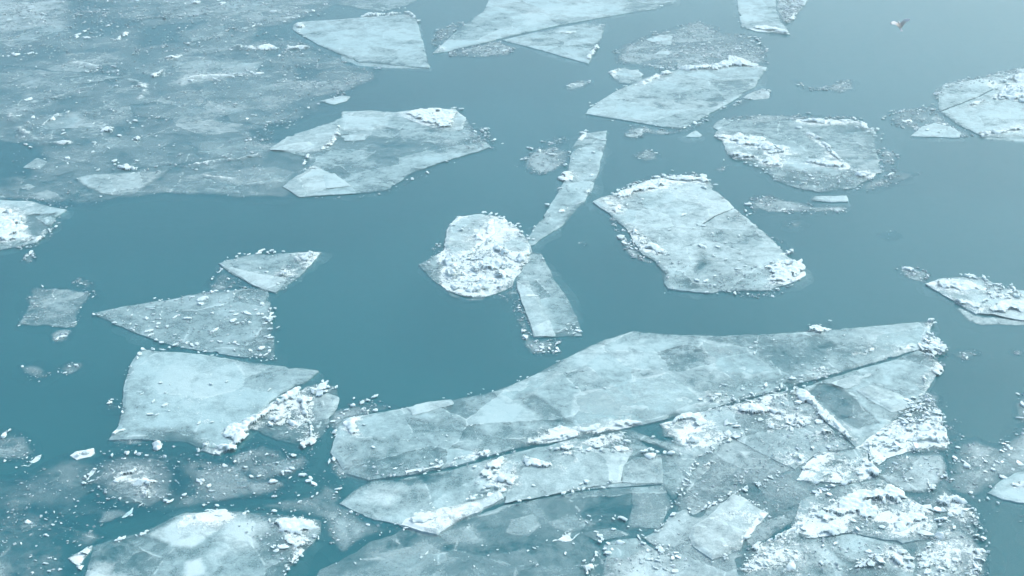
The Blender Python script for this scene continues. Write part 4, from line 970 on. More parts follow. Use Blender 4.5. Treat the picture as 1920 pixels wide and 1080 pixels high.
crust(f, '1034,1016 1060,1005 1078,998 1092,1012 1070,1015', h=.06, z=.04); lumps_at(f, '1126,1008,14 1118,1000,12 1150,995,12 1075,1022,9 1168,975,14 1160,973,10 1150,975,10 1100,982,10 1108,978,9 1178,990,9 1025,1016,8 990,1035,8 1060,1040,8 800,1040,10 790,1048,8', .045)
crust(f, '1086,1062 1100,1048 1118,1038 1126,1048 1118,1070 1108,1085 1090,1082', h=.14, z=.05, lump=.3); chain(f, '1115,1010 1130,1020 1128,1040', 9, 8, 16, z=.05, off=.1, kind='chunk'); lumps_in(f, '620,1060 1100,960 1200,940 1100,1070 700,1080', 44, 4, 9, z=.04)
chain(f, '1262,948 1230,1003', 8, 5, 10, z=.04, off=.06); chain(f, '700,1010 760,990 840,985', 10, 5, 10, z=.04, off=.12)
f = floe('pale little slab with a snow crust under the corner of the big bottom slab', '1132,1022 1150,1016 1195,1010 1195,1040 1172,1052 1140,1048 1130,1035', z=.05, op=.72, mott=.2, snow=.1, jag=.06, group='small broken plates')
crust(f, '1145,1016 1162,1012 1180,1016 1178,1026 1155,1024', h=.08, z=.05)

# ---- right half of the raft
f = patch('pale frozen slush filling the gaps between the plates of the raft', '1215,835 1330,790 1500,742 1700,700 1768,745 1776,850 1800,935 1848,985 1850,1120 1120,1120 1235,995 1290,900', op=.24, dens=9, fade=.4, dirt=.45, z=.012)
f = floe('thin dark slush-frozen sheet under the small bright block, foreground right', '1240,990 1256,968 1285,956 1300,968 1420,912 1478,884 1500,905 1532,938 1482,985 1440,1010 1396,1036 1385,1120 1120,1120 1140,1022 1200,1010',
 z=.03, op=.50, mott=.4, snow=.04, relief=.015, jag=.08, dirt=.55, tones=[('1400,915 1470,900 1500,940 1440,980', -.12, .3), ('1190,1010 1250,1005 1290,1050 1240,1060 1200,1040', -.1, .2), ('1160,1040 1260,1040 1260,1100 1160,1100', .15, .3)],
 cracks=[('1195,1005 1220,1022 1262,1045', .07)])
chain(f, '1198,1003 1225,1018 1250,1035 1268,1048', 16, 6, 15, z=.04, off=.12); lumps_in(f, '1190,1030 1290,1040 1290,1080 1190,1080', 22, 6, 16, z=.04, kind='chunk'); crumbs(f, '1130,1030 1280,1010 1300,1080 1130,1080', 36, 2, 9, z=.03); crumbs(f, '1250,975 1480,886 1530,938 1400,1036 1300,1060', 22, 2, 8, z=.03)
f = floe('small bright block of pale ice with a snow smear, foreground right', '1289,1010 1296,992 1335,962 1374,929 1395,935 1443,965 1420,990 1396,1014 1388,1035 1360,1048 1332,1056 1318,1042 1300,1028', z=.11, op=.97, mott=.12, snow=.14, jag=.06, rim=.35, foot=(.08, .2), frost=.85)
crust(f, '1322,976 1345,968 1375,960 1402,958 1395,968 1365,974 1345,982 1328,982', h=.06, z=.09); stroke(f, '1440,966 1420,990 1396,1014', .2, .06, .09); chain(f, '1380,930 1410,945 1442,964', 10, 5, 11, z=.08, off=.08); chain(f, '1395,1015 1388,1036 1340,1056', 7, 5, 11, z=.06, off=.08); stroke(f, '1335,1048 1345,1038 1355,1030', .08, .04, .09)
f = floe('thin grey four-sided sheet beside the dark water slit, edged with pellets', '1262,945 1285,900 1312,866 1345,830 1372,818 1430,850 1482,880 1420,910 1350,940 1300,965 1288,952 1278,958',
 z=.035, op=.5, mott=.35, snow=.05, relief=.02, jag=.06, dirt=.6, tones=[('1285,955 1275,930 1290,905 1284,945', -.4, .05), ('1385,845 1405,850 1400,860', .25, .05)])
chain(f, '1480,880 1420,908 1350,940 1298,962', 54, 5, 13, z=.04, off=.07); chain(f, '1375,929 1400,940 1410,945', 5, 5, 9, z=.04, off=.05); chain(f, '1345,830 1312,862 1285,905 1275,935', 22, 5, 12, z=.04, off=.12); crumbs(f, '1290,950 1345,832 1480,880 1350,936', 30, 2, 8, z=.035, clump=.4)
crust(f, '1318,872 1335,866 1345,868 1330,878 1318,880', h=.07, z=.04); lumps_at(f, '1262,966,16 1258,968,12', .04, 'shard')
f = floe('hummocky pale rubble floe just below the long crack, right of the dark pool', '1235,796 1290,780 1345,768 1420,747 1500,726 1516,745 1545,790 1605,842 1560,850 1525,858 1490,882 1430,852 1370,820 1340,845 1300,862 1260,850 1245,830',
 z=.06, op=.7, mott=.35, snow=.22, relief=.03, jag=.1, dirt=.3, rim=.2, tones=[('1230,815 1262,822 1290,845 1262,845', -.6, .08), ('1350,790 1440,770 1420,820 1360,815', -.1, .2)])
for c_ in ('1238,800 1262,785 1290,772 1308,778 1322,792 1310,806 1282,812 1290,798 1262,804 1245,812', '1270,828 1290,820 1312,824 1325,838 1305,840 1285,842', '1370,765 1400,757 1430,760 1455,772 1480,774 1470,782 1440,778 1415,790 1395,784 1375,778', '1440,742 1470,740 1494,738 1480,746 1450,750', '1525,820 1540,806 1556,812 1566,828 1545,832', '1490,795 1505,788 1512,800 1495,808', '1468,858 1488,850 1504,858 1500,872 1480,870', '1436,800 1452,796 1458,806 1442,810'):
    crust(f, c_, h=.12, z=.06, lump=.22)
lumps_in(f, '1300,800 1440,745 1510,745 1600,840 1500,860 1400,830', 110, 5, 15, z=.07, clump=.7, kind='chunk'); chain(f, '1330,850 1355,830 1380,815', 14, 6, 15, z=.06, off=.08); chain(f, '1350,772 1430,750 1500,735', 22, 6, 14, z=.07, off=.15); crumbs(f, '1240,800 1500,735 1600,842 1490,880 1370,820 1300,860', 26, 2, 9, z=.07, clump=.7); lumps_at(f, '1378,820,18', .07, 'shard')
stroke(f, '1345,826 1358,818', .2, .08, .06)
f = floe('wedge of layered plates at the right end of the crack, with a dark clear window', '1500,733 1535,717 1600,697 1660,681 1722,658 1742,668 1766,690 1745,720 1732,742 1715,762 1692,776 1660,800 1605,842 1575,812 1545,788 1520,758',
 z=.08, op=.72, mott=.22, snow=.08, relief=.02, jag=.06, rim=.3, tones=[('1514,740 1536,722 1566,724 1610,755 1652,798 1604,812 1570,786 1535,760', -.42, .05), ('1615,706 1648,694 1660,720 1680,745 1640,728', -.18, .12), ('1590,808 1625,800 1612,820', .1, .1), ('1640,780 1690,775 1660,795', .05, .1)])
sheet(f, 'ice_plate', '1608,735 1632,726 1685,742 1712,765 1672,776 1640,758', z=.13, bottom=.07, op=.95, mott=.1, snow=.22, jag=.04)
sheet(f, 'ice_plate', '1560,722 1598,706 1632,704 1612,726 1585,732', z=.11, bottom=.07, op=.85, mott=.15, snow=.1, jag=.04)
stroke(f, '1496,733 1518,752 1534,772 1552,792 1575,806', .5, .1, .08); stroke(f, '1560,790 1580,810 1606,840', .2, .08, .08); crust(f, '1494,734 1510,732 1514,742 1526,758 1516,756', h=.1, z=.07)
stroke(f, '1764,690 1750,706 1738,712 1732,735', .4, .12, .07); stroke(f, '1735,665 1750,675 1766,690', .25, .1, .07)
lumps_in(f, '1728,630 1760,640 1778,660 1765,672 1740,668 1728,655', 60, 6, 16, z=.1, clump=.1, kind='chunk'); lumps_in(f, '1730,640 1775,650 1760,672 1738,660', 10, 8, 18, z=.14, kind='shard'); crust(f, '1732,650 1750,640 1770,650 1774,662 1755,668 1740,664', h=.16, z=.05, lump=.2); chain(f, '1732,735 1715,760 1690,775', 14, 6, 14, z=.08, off=.12); chain(f, '1720,655 1738,645 1742,625', 10, 6, 14, z=.08, off=.1, kind='chunk')
crumbs(f, '1715,660 1738,625 1780,655 1770,690 1740,675', 60, 2, 9, z=.06, clump=.2)
f = floe('rubble shoal of broken white blocks along the right side of the raft', '1605,842 1660,800 1692,778 1715,764 1740,745 1765,770 1772,800 1776,830 1774,845 1700,848 1660,860 1640,880 1630,850',
 z=.06, op=.62, mott=.4, snow=.35, relief=.05, jag=.12, dirt=.25, rim=.3, tones=[('1690,780 1720,765 1740,790 1700,800', -.25, .15)])
for c_ in ('1690,806 1740,796 1768,798 1766,812 1720,812 1695,814', '1700,822 1740,816 1775,822 1774,834 1735,832 1705,832', '1660,818 1690,812 1686,822 1664,826', '1645,850 1690,836 1690,846 1660,856 1645,862', '1745,780 1765,788 1768,800 1750,796', '1615,828 1632,822 1634,832 1620,836'):
    crust(f, c_, h=.14, z=.06, lump=.2)
lumps_in(f, '1700,750 1745,745 1770,780 1778,840 1690,842 1650,850 1640,820 1690,790', 130, 6, 17, z=.08, clump=.25, kind='chunk'); lumps_in(f, '1690,790 1770,790 1772,840 1660,850', 26, 9, 20, z=.12, kind='shard'); crumbs(f, '1640,850 1680,790 1740,745 1780,800 1780,850', 50, 2, 10, z=.07, clump=.3)
crumbs(f, '1735,740 1760,750 1780,790 1785,850 1800,800 1770,740', 14, 2, 8, z=.01)
f = floe('pale plate boxed in by white snow ridges right of centre in the raft', '1494,902 1512,868 1530,856 1575,846 1606,842 1634,846 1632,890 1612,906 1560,905', z=.065, op=.70, mott=.3, snow=.16, relief=.015, jag=.06, rim=.3)
stroke(f, '1495,899 1525,905 1570,906 1612,905 1632,895', .3, .1, .065); stroke(f, '1638,822 1630,840 1632,862 1638,880', .35, .12, .07); crust(f, '1624,884 1640,878 1654,890 1650,898 1630,896', h=.12, z=.06)
for c_ in ('1506,880 1520,868 1545,862 1552,872 1535,880 1515,890', '1565,882 1580,890 1594,898 1575,894', '1528,856 1548,850 1545,860 1530,864'): crust(f, c_, h=.08, z=.065, lump=.2)
lumps_in(f, '1500,900 1530,856 1630,846 1630,895', 34, 5, 13, z=.07); chain(f, '1640,820 1630,850 1640,885', 16, 7, 15, z=.08, off=.12, kind='chunk')
f = floe('grey rounded plate between the boxed plate and the right-hand rubble', '1634,890 1650,868 1690,852 1740,850 1772,852 1780,880 1768,912 1735,930 1700,928 1665,908 1650,898', z=.05, op=.58, mott=.3, snow=.08, relief=.02, jag=.1, dirt=.4, fade=.25, rim=.3)
crust(f, '1680,858 1700,850 1708,860 1695,864', h=.09, z=.05); lumps_at(f, '1698,902,14 1672,888,10 1695,882,9 1650,886,10', .05); lumps_in(f, '1735,850 1780,860 1775,915 1740,925', 26, 6, 14, z=.06, kind='chunk'); lumps_in(f, '1650,870 1770,856 1720,925', 22, 5, 11, z=.05); crumbs(f, '1640,885 1772,850 1768,920 1700,928', 20, 2, 9, z=.05, clump=.6)
f = floe('bright snow-covered hummock floe at the lower right of the raft', '1480,988 1500,940 1535,925 1600,908 1650,900 1700,932 1752,962 1756,992 1735,1012 1690,1022 1640,1010 1600,1000 1560,1004 1520,1012 1490,1010',
 z=.08, op=.74, mott=.3, snow=.25, relief=.025, jag=.1, rim=.3, dirt=.1, tones=[('1545,925 1570,915 1580,930 1560,938', -.2, .1), ('1600,972 1625,970 1660,985 1655,1000 1600,995', -.15, .15)])
for c_ in ('1530,964 1560,950 1590,930 1630,920 1668,910 1690,925 1698,938 1680,950 1650,955 1660,970 1640,978 1610,972 1580,985 1550,990 1535,985', '1668,985 1690,968 1720,958 1748,954 1750,975 1740,990 1710,996 1690,1004 1672,1002', '1512,1002 1535,990 1570,988 1590,998 1560,1008 1530,1012', '1495,988 1520,975 1534,970 1528,982 1505,994', '1720,950 1745,948 1750,960 1730,958', '1616,975 1640,976 1632,984 1618,982'):
    crust(f, c_, h=.11, z=.08, lump=.35, jag=.12)
lumps_in(f, '1500,990 1540,930 1680,910 1750,960 1740,1010 1600,1005', 60, 6, 16, z=.1, kind='chunk'); crumbs(f, '1490,995 1540,928 1680,908 1752,960 1740,1012 1600,1005', 26, 2, 9, z=.09); chain(f, '1335,1000 1336,1000', 1, 4, 5); lumps_in(f, '1528,920 1570,906 1560,925 1535,932', 12, 6, 16, z=.06, kind='shard')
chain(f, '1530,928 1560,912 1566,906', 7, 9, 18, z=.05, off=.06, kind='shard')
f = floe('bottom-edge floe seamed with lines of white rubble, right of the small bright block', '1386,1060 1400,1036 1440,1012 1484,990 1500,1010 1560,1006 1600,1002 1640,1012 1690,1024 1700,1040 1712,1060 1700,1120 1370,1120',
 z=.06, op=.66, mott=.3, snow=.1, relief=.02, jag=.08, dirt=.2, rim=.2, tones=[('1555,1030 1580,1040 1615,1060 1590,1065 1560,1045', -.4, .1), ('1600,1068 1640,1062 1690,1075 1680,1100 1590,1100', -.4, .1), ('1485,1020 1550,1025 1570,1060 1500,1070', .15, .2)])
for c_ in ('1395,1036 1412,1024 1435,1012 1470,1000 1500,986 1515,978 1512,990 1470,1006 1450,1020 1425,1032 1405,1040', '1410,1062 1430,1045 1450,1035 1475,1024 1478,1035 1450,1045 1440,1060 1420,1072', '1582,1074 1605,1060 1625,1048 1650,1050 1680,1042 1695,1060 1705,1068 1690,1072 1670,1056 1640,1058 1615,1068 1595,1082', '1680,1030 1700,1034 1708,1050 1695,1056 1684,1044', '1384,1068 1400,1062 1412,1066 1398,1074', '1470,1045 1495,1050 1490,1072 1475,1075'):
    crust(f, c_, h=.12, z=.06, lump=.22)
lumps_in(f, '1395,1036 1510,985 1500,1030 1440,1060 1400,1075', 50, 6, 15, z=.08, kind='chunk'); lumps_in(f, '1580,1075 1630,1045 1700,1030 1710,1070 1640,1062', 46, 6, 17, z=.08, kind='chunk'); lumps_in(f, '1480,1010 1690,1026 1680,1070 1480,1075', 24, 5, 12, z=.06); crumbs(f, '1386,1060 1484,990 1690,1024 1712,1060 1680,1110 1386,1110', 24, 2, 9, z=.06, clump=.7)
f = floe('low crumbling rubble floe at the lower right corner of the raft', '1700,930 1735,932 1768,914 1800,935 1842,968 1846,984 1800,992 1835,1010 1852,1040 1845,1120 1700,1120 1714,1060 1700,1036 1740,1012 1758,990 1754,962',
 z=.045, op=.6, mott=.35, snow=.2, relief=.04, jag=.15, dirt=.35, fade=.3, rim=.2, tones=[('1752,940 1775,960 1800,985 1770,980', -.3, .1)])
for c_ in ('1755,942 1775,925 1800,930 1812,944 1790,948 1770,955', '1790,960 1815,955 1840,970 1845,978 1825,982 1800,974', '1796,992 1815,986 1830,1000 1810,1006', '1818,1035 1840,1030 1848,1038 1830,1044', '1750,1002 1772,1000 1772,1012 1752,1016', '1765,1040 1790,1028 1796,1034 1770,1050', '1826,1068 1840,1060 1842,1076 1830,1078', '1720,1055 1745,1048 1742,1064 1724,1068', '1780,945 1795,948 1790,955'):
    crust(f, c_, h=.13, z=.045, lump=.2)
lumps_in(f, '1750,935 1800,932 1845,975 1850,1060 1830,1100 1720,1090 1720,1040 1760,1000', 130, 6, 15, z=.06, clump=.6, kind='chunk'); crumbs(f, '1705,935 1768,914 1845,968 1860,1040 1850,1110 1710,1110', 34, 2, 9, z=.05, clump=.5)
f = patch('thin slush drift between the raft and the right-edge floe', '1776,850 1790,830 1830,820 1870,830 1905,800 1960,800 1960,890 1900,900 1860,928 1870,960 1850,985 1800,935 1772,912', op=.34, dens=22, fade=.7, s1=9)
lumps_at(f, '1812,874,16 1785,900,10 1870,868,16 1864,874,16 1862,882,14 1880,896,24 1894,842,14 1890,838,12 1836,940,12 1820,925,9 1796,840,10', .02); lumps_in(f, '1870,820 1930,800 1930,880 1880,890', 26, 5, 13, z=.02, kind='chunk'); lumps_in(f, '1780,860 1850,840 1860,920 1800,930', 26, 5, 12, z=.02, kind='chunk'); sheet(f, 'slush_film', '1868,838 1910,805 1960,800 1960,880 1905,885 1880,868', z=.03, op=.5, mott=.35, snow=.06, relief=.03, jag=.2, dirt=.6, fade=.5, kind='stuff')
f = floe('smooth pale floe poking in at the right edge near the bottom', '1852,926 1876,906 1900,890 1965,872 1965,950 1905,944 1878,938', z=.08, op=.88, mott=.2, snow=.14, jag=.07, foot=(.15, .2))
crust(f, '1896,914 1915,902 1960,892 1960,915 1920,916', h=.1, z=.08); chain(f, '1850,930 1870,934 1880,920', 8, 6, 14, z=.04, off=.12)
f = patch('slush fringe at the far right below the smooth edge floe', '1905,960 1920,950 1970,945 1970,1030 1925,1020', op=.35, dens=20, fade=.6)
f = patch('grey slush at the right edge above the slush drift', '1906,760 1912,735 1960,715 1960,795 1915,796', op=.5, dens=24, fade=.4, dirt=.4); lumps_at(f, '1912,785,12 1916,760,14 1908,740,9', .03)
f = patch('small slush fleck right of the snow-heaped end of the great slab', '1786,665 1800,658 1825,656 1842,664 1830,676 1805,680', op=.32, dens=44, fade=.4, s1=8); lumps_at(f, '1812,672,10 1808,664,8', .02)
f = patch('tiny dark slush mark at far right beside the fleck', '1896,660 1906,656 1920,662 1908,667', op=.3, dens=40, fade=.2)
f = patch('faint slush scatter in the water between raft and right edge', '1770,800 1785,790 1805,792 1815,815 1795,830 1776,825', op=.2, dens=30, fade=.4, s1=7)

# ---- right-hand small bright floe
f = floe('small bright floe of stacked plates at the right edge, middle height', '1735,534 1760,524 1840,520 1880,540 1965,552 1965,604 1930,606 1890,596 1855,586 1828,590 1795,572 1760,550', z=.08, op=.8, mott=.25, snow=.2, relief=.02, jag=.07, rim=.4)
sheet(f, 'ice_plate', '1737,535 1770,525 1820,528 1852,540 1848,552 1800,556 1765,548', z=.12, bottom=.06, op=.95, mott=.12, snow=.25, jag=.06, rim=.3); sheet(f, 'ice_plate', '1836,590 1842,572 1870,562 1965,560 1965,604 1910,602 1862,592', z=.11, bottom=.06, op=.9, mott=.15, snow=.2, jag=.06, rim=.4)
sheet(f, 'submerged_edge', '1790,572 1830,590 1880,596 1965,606 1965,612 1880,612 1840,612 1810,602 1798,588', z=.02, bottom=-.15, op=.85, mott=.2, jag=.1, fade=.2, dirt=.0, frost=.3)
for c_ in ('1742,536 1770,527 1815,530 1845,541 1835,549 1795,551 1765,545', '1845,586 1852,574 1885,566 1925,566 1925,590 1880,594', '1850,552 1880,556 1900,562 1870,564'): crust(f, c_, h=.12, z=.1, lump=.3)
stroke(f, '1780,560 1810,572 1835,582', .35, .12, .07); lumps_in(f, '1840,530 1900,545 1925,560 1860,566', 36, 6, 16, z=.09, kind='chunk', clump=.1); chain(f, '1800,524 1845,524 1900,548', 18, 6, 13, z=.09, off=.15); lumps_at(f, '1844,526,14 1812,521,12 1905,560,20 1900,545,14 1845,568,16', .1); crumbs(f, '1840,525 1900,542 1920,562 1850,566', 50, 2, 9, z=.08, clump=.1)
f = patch('slush tip with white lumps at the left end of the small right-hand floe', '1674,506 1690,498 1725,500 1742,512 1745,520 1735,532 1700,520', op=.4, dens=40, fade=.4); lumps_at(f, '1705,506,20 1698,503,12 1716,510,10 1740,518,9', .02); crust(f, '1694,506 1706,500 1716,508 1704,514', h=.12, z=.02)

# ---- centre: jumbled lump and the two strips
f = floe('round jumbled mound of crusted white ice at the centre', '784,496 810,485 832,470 834,445 848,420 860,408 905,402 945,408 975,432 990,452 998,476 990,496 968,520 962,536 940,548 900,560 870,558 838,545 810,525',
 z=.07, op=.7, mott=.4, snow=.42, relief=.06, jag=.08, rim=.3, dirt=.15, tones=[('784,496 812,484 830,500 820,530 805,520', -.2, .15)])
sheet(f, 'ice_plate', '834,462 840,432 858,410 900,405 928,415 928,440 910,455 880,478 862,488 845,480', z=.16, bottom=.08, op=.85, mott=.25, snow=.28, relief=.04, jag=.08, rim=.5)
sheet(f, 'ice_plate', '940,462 962,452 990,460 994,475 985,492 960,490 945,478', z=.15, bottom=.08, op=.82, mott=.2, snow=.15, relief=.02, jag=.08, rim=.5)
for c_ in ('880,450 895,440 908,446 905,458 892,460', '908,425 922,418 930,435 920,446 910,445', '862,484 880,476 895,468 885,482 870,488', '824,495 838,490 856,494 854,504 832,504', '828,512 850,504 875,508 872,520 850,526 835,522', '876,504 900,496 920,490 950,494 955,506 935,506 915,512 895,516 880,512', '925,462 948,470 958,478 945,482 928,474', '958,480 985,478 996,474 992,490 978,500 965,494', '888,530 910,528 915,538 895,540', '872,545 900,536 918,542 905,552 880,552', '925,515 945,508 956,520 945,526 930,524', '840,536 860,540 872,550 855,548', '952,415 966,425 975,438 962,432', '848,420 858,408 868,410 856,424', '833,470 840,476 832,480', '850,528 880,524 895,530 870,534', '905,455 925,448 930,456 912,464'):
    crust(f, c_, h=.2, z=.09, lump=.28, jag=.1)
lumps_at(f, '908,402,14 930,405,14 860,411,14 920,404,10 945,410,11 978,438,11 1000,452,10 846,425,11', .08); lumps_in(f, '800,500 840,470 940,460 990,480 960,535 880,555', 70, 6, 18, z=.09, kind='chunk', clump=.4); chain(f, '930,408 965,425 990,455', 14, 6, 13, z=.09, off=.1); lumps_in(f, '840,430 920,410 920,450 860,480', 20, 6, 14, z=.17, kind='shard'); lumps_in(f, '860,500 980,490 950,540 880,550', 26, 9, 22, z=.12, kind='shard')
crumbs(f, '790,496 840,465 930,470 990,485 960,540 880,560 820,530', 40, 2, 9, z=.1, clump=.4); slush(f, '808,462 830,455 836,470 815,478', op=.2, dens=40)
sheet(f, 'submerged_edge', '815,525 838,545 870,558 910,556 925,552 910,566 880,568 845,556', z=.01, bottom=-.2, op=.5, mott=.2, jag=.12, fade=.3, dirt=.5); slush(f, '905,556 945,545 965,530 972,555 985,575 960,578 940,560', op=.35, dens=50, s1=8)
f = floe('curved strip of pale ice sweeping up from the central mound', '986,452 1000,430 1018,408 1032,386 1050,356 1060,335 1070,300 1076,272 1090,252 1138,246 1134,275 1126,305 1118,335 1110,356 1096,378 1080,396 1060,416 1045,430 1020,446 1002,460 992,462',
 z=.07, op=.74, mott=.25, snow=.12, relief=.015, jag=.05, rim=.3)
for c_ in ('1048,335 1060,322 1076,326 1070,340 1055,344', '1084,262 1094,248 1106,246 1100,258 1090,266', '1096,362 1104,356 1110,358 1100,368', '1050,394 1066,391 1060,398 1046,402', '1052,310 1066,308 1064,316'): crust(f, c_, h=.09, z=.07, lump=.25)
lumps_at(f, '1026,386,15 1050,356,14 1058,338,10 1002,428,10 1000,436,9 990,450,10 1132,265,9 1130,278,9 1105,364,10 1092,252,14 1098,248,12', .07); lumps_in(f, '1050,360 1078,275 1130,255 1110,350 1070,400', 24, 5, 12, z=.07)
slush(f, '964,310 985,290 1005,278 1040,272 1072,285 1066,305 1045,320 1012,330 985,322', op=.42, dens=22); lumps_at(f, '997,280,14 1012,285,13 990,278,10 1036,291,16 985,299,10 978,300,10 1030,290,9 1068,286,9', .03); lumps_at(f, '1030,268,10 1050,262,8 1016,266,9', .02)
slush(f, '1015,268 1040,258 1060,256 1070,262 1050,272 1020,276', op=.2, dens=30)
f = floe('pale strip of ice hanging down from the central mound', '985,482 1000,474 1016,478 1026,500 1040,525 1055,550 1068,572 1080,598 1091,631 1050,632 1002,633 994,600 982,570 970,545 968,525 978,505', z=.065, op=.64, mott=.3, snow=.06, relief=.012, jag=.05, rim=.2, tones=[('968,525 982,570 1002,633 1040,632 1030,590 1010,560 1000,540', .08, .1)])
sheet(f, 'ice_plate', '970,530 990,528 1000,555 1010,558 1022,590 1040,632 1004,632 992,598 978,565', z=.09, bottom=.05, op=.76, mott=.15, snow=.08, jag=.04); stroke(f, '985,557 1000,556 1010,558', .16, .05, .085)
lumps_at(f, '1018,488,9 1076,612,9 1085,624,14 1082,618,10', .07); chain(f, '1060,615 1088,628', 9, 5, 10, z=.07, off=.15)
slush(f, '956,578 978,574 990,600 1003,634 1052,636 1056,655 1050,668 1005,670 980,645 968,610', op=.36, dens=44, s1=9); crust(f, '976,622 984,618 990,626 984,634 990,640 982,640', h=.1, z=.03); lumps_at(f, '982,622,15 986,634,16 1045,655,10 1048,660,10 1030,655,12 1020,662,12 1015,652,9 1036,660,9', .03); lumps_in(f, '1000,640 1052,640 1050,666 1005,668', 22, 5, 12, z=.03, kind='chunk')
f = patch('two tiny flecks in the water left of the big central floe', '1086,456 1096,452 1102,458 1094,464', op=.25, dens=50, fade=.15)

# ---- big central-right floe
f = floe('big bright irregular floe right of centre with crumbled corners', '1112,380 1128,372 1150,366 1190,348 1235,336 1280,334 1322,333 1335,346 1346,362 1380,395 1405,414 1430,436 1470,476 1500,500 1516,514 1490,530 1440,546 1380,548 1330,552 1290,548 1252,543 1244,532 1240,510 1228,492 1205,480 1180,440 1160,418 1140,402',
 z=.10, op=.9, mott=.3, snow=.22, relief=.02, jag=.07, rim=.35, foot=(.12, .25), frost=.4, tones=[('1330,412 1378,392 1460,475 1440,520 1340,470 1320,440', -.14, .08), ('1270,520 1330,480 1420,500 1420,540 1330,550 1260,540', -.2, .2), ('1300,470 1322,460 1330,500 1305,515', -.3, .15)], cracks=[('1378,392 1340,408 1318,422', .05)])
for c_ in ('1135,372 1190,352 1230,338 1260,338 1240,354 1200,366 1160,376', '1230,338 1270,332 1322,334 1330,346 1290,344 1260,342', '1140,396 1160,388 1165,402 1150,404', '1130,378 1145,376 1142,384', '1432,506 1450,494 1480,490 1500,495 1512,510 1495,520 1470,532 1445,534 1450,518', '1462,478 1480,472 1482,480 1466,482', '1300,470 1320,460 1322,468 1308,474', '1200,450 1230,462 1250,475 1236,482 1210,468'):
    crust(f, c_, h=.12, z=.10, lump=.4)
stroke(f, '1165,415 1190,438 1205,460 1215,476', .3, .12, .08); stroke(f, '1480,532 1500,522 1514,510', .2, .12, .08)
lumps_at(f, '1232,336,14 1245,333,12 1318,335,16 1330,342,12 1342,350,9 1306,530,16 1323,532,18 1340,540,9 1316,466,16 1360,491,10 1386,492,9 1175,388,8 1484,474,15 1500,495,20', .1); lumps_in(f, '1160,378 1320,340 1420,440 1430,530 1280,535 1240,490', 50, 5, 13, z=.10, clump=.5); chain(f, '1150,366 1235,336', 18, 5, 12, z=.1, off=.15); chain(f, '1260,545 1330,551 1440,546 1500,526', 16, 5, 12, z=.05, off=.15); lumps_in(f, '1440,490 1512,505 1490,528 1440,540', 30, 6, 16, z=.12, kind='chunk')
slush(f, '1138,404 1162,420 1182,444 1206,482 1228,494 1205,492 1180,480 1160,455 1150,430', op=.55, dens=40, s1=11); lumps_in(f, '1142,408 1180,444 1215,486 1190,485 1155,440', 34, 6, 15, z=.04, kind='chunk')
slush(f, '1150,364 1190,340 1230,328 1300,325 1325,330 1240,338 1190,350', op=.25, dens=36); chain(f, '1160,360 1200,340 1260,328 1320,328', 16, 6, 12, z=.03, off=.2); slush(f, '1440,444 1470,450 1490,470 1484,480 1460,466', op=.25, dens=36); slush(f, '1360,550 1440,546 1500,530 1460,556 1400,562', op=.25, dens=36)
crumbs(f, '1180,440 1205,480 1240,500 1260,545 1440,546 1510,514 1480,490 1330,520', 22, 2, 9, z=.1, clump=.6); crumbs(f, '1330,346 1380,392 1470,474 1500,498 1484,500 1440,466 1360,392', 8, 2, 8, z=.1); lumps_at(f, '1414,424,10 1395,412,9 1400,405,9', .04)
f = floe('tiny slab edge lying along the lower water line of the pellet triangle', '400,551 420,546 470,540 482,543 440,550 405,556', z=.04, op=.4, mott=.2, jag=.06, fade=.1, dirt=.3, group='small broken plates')

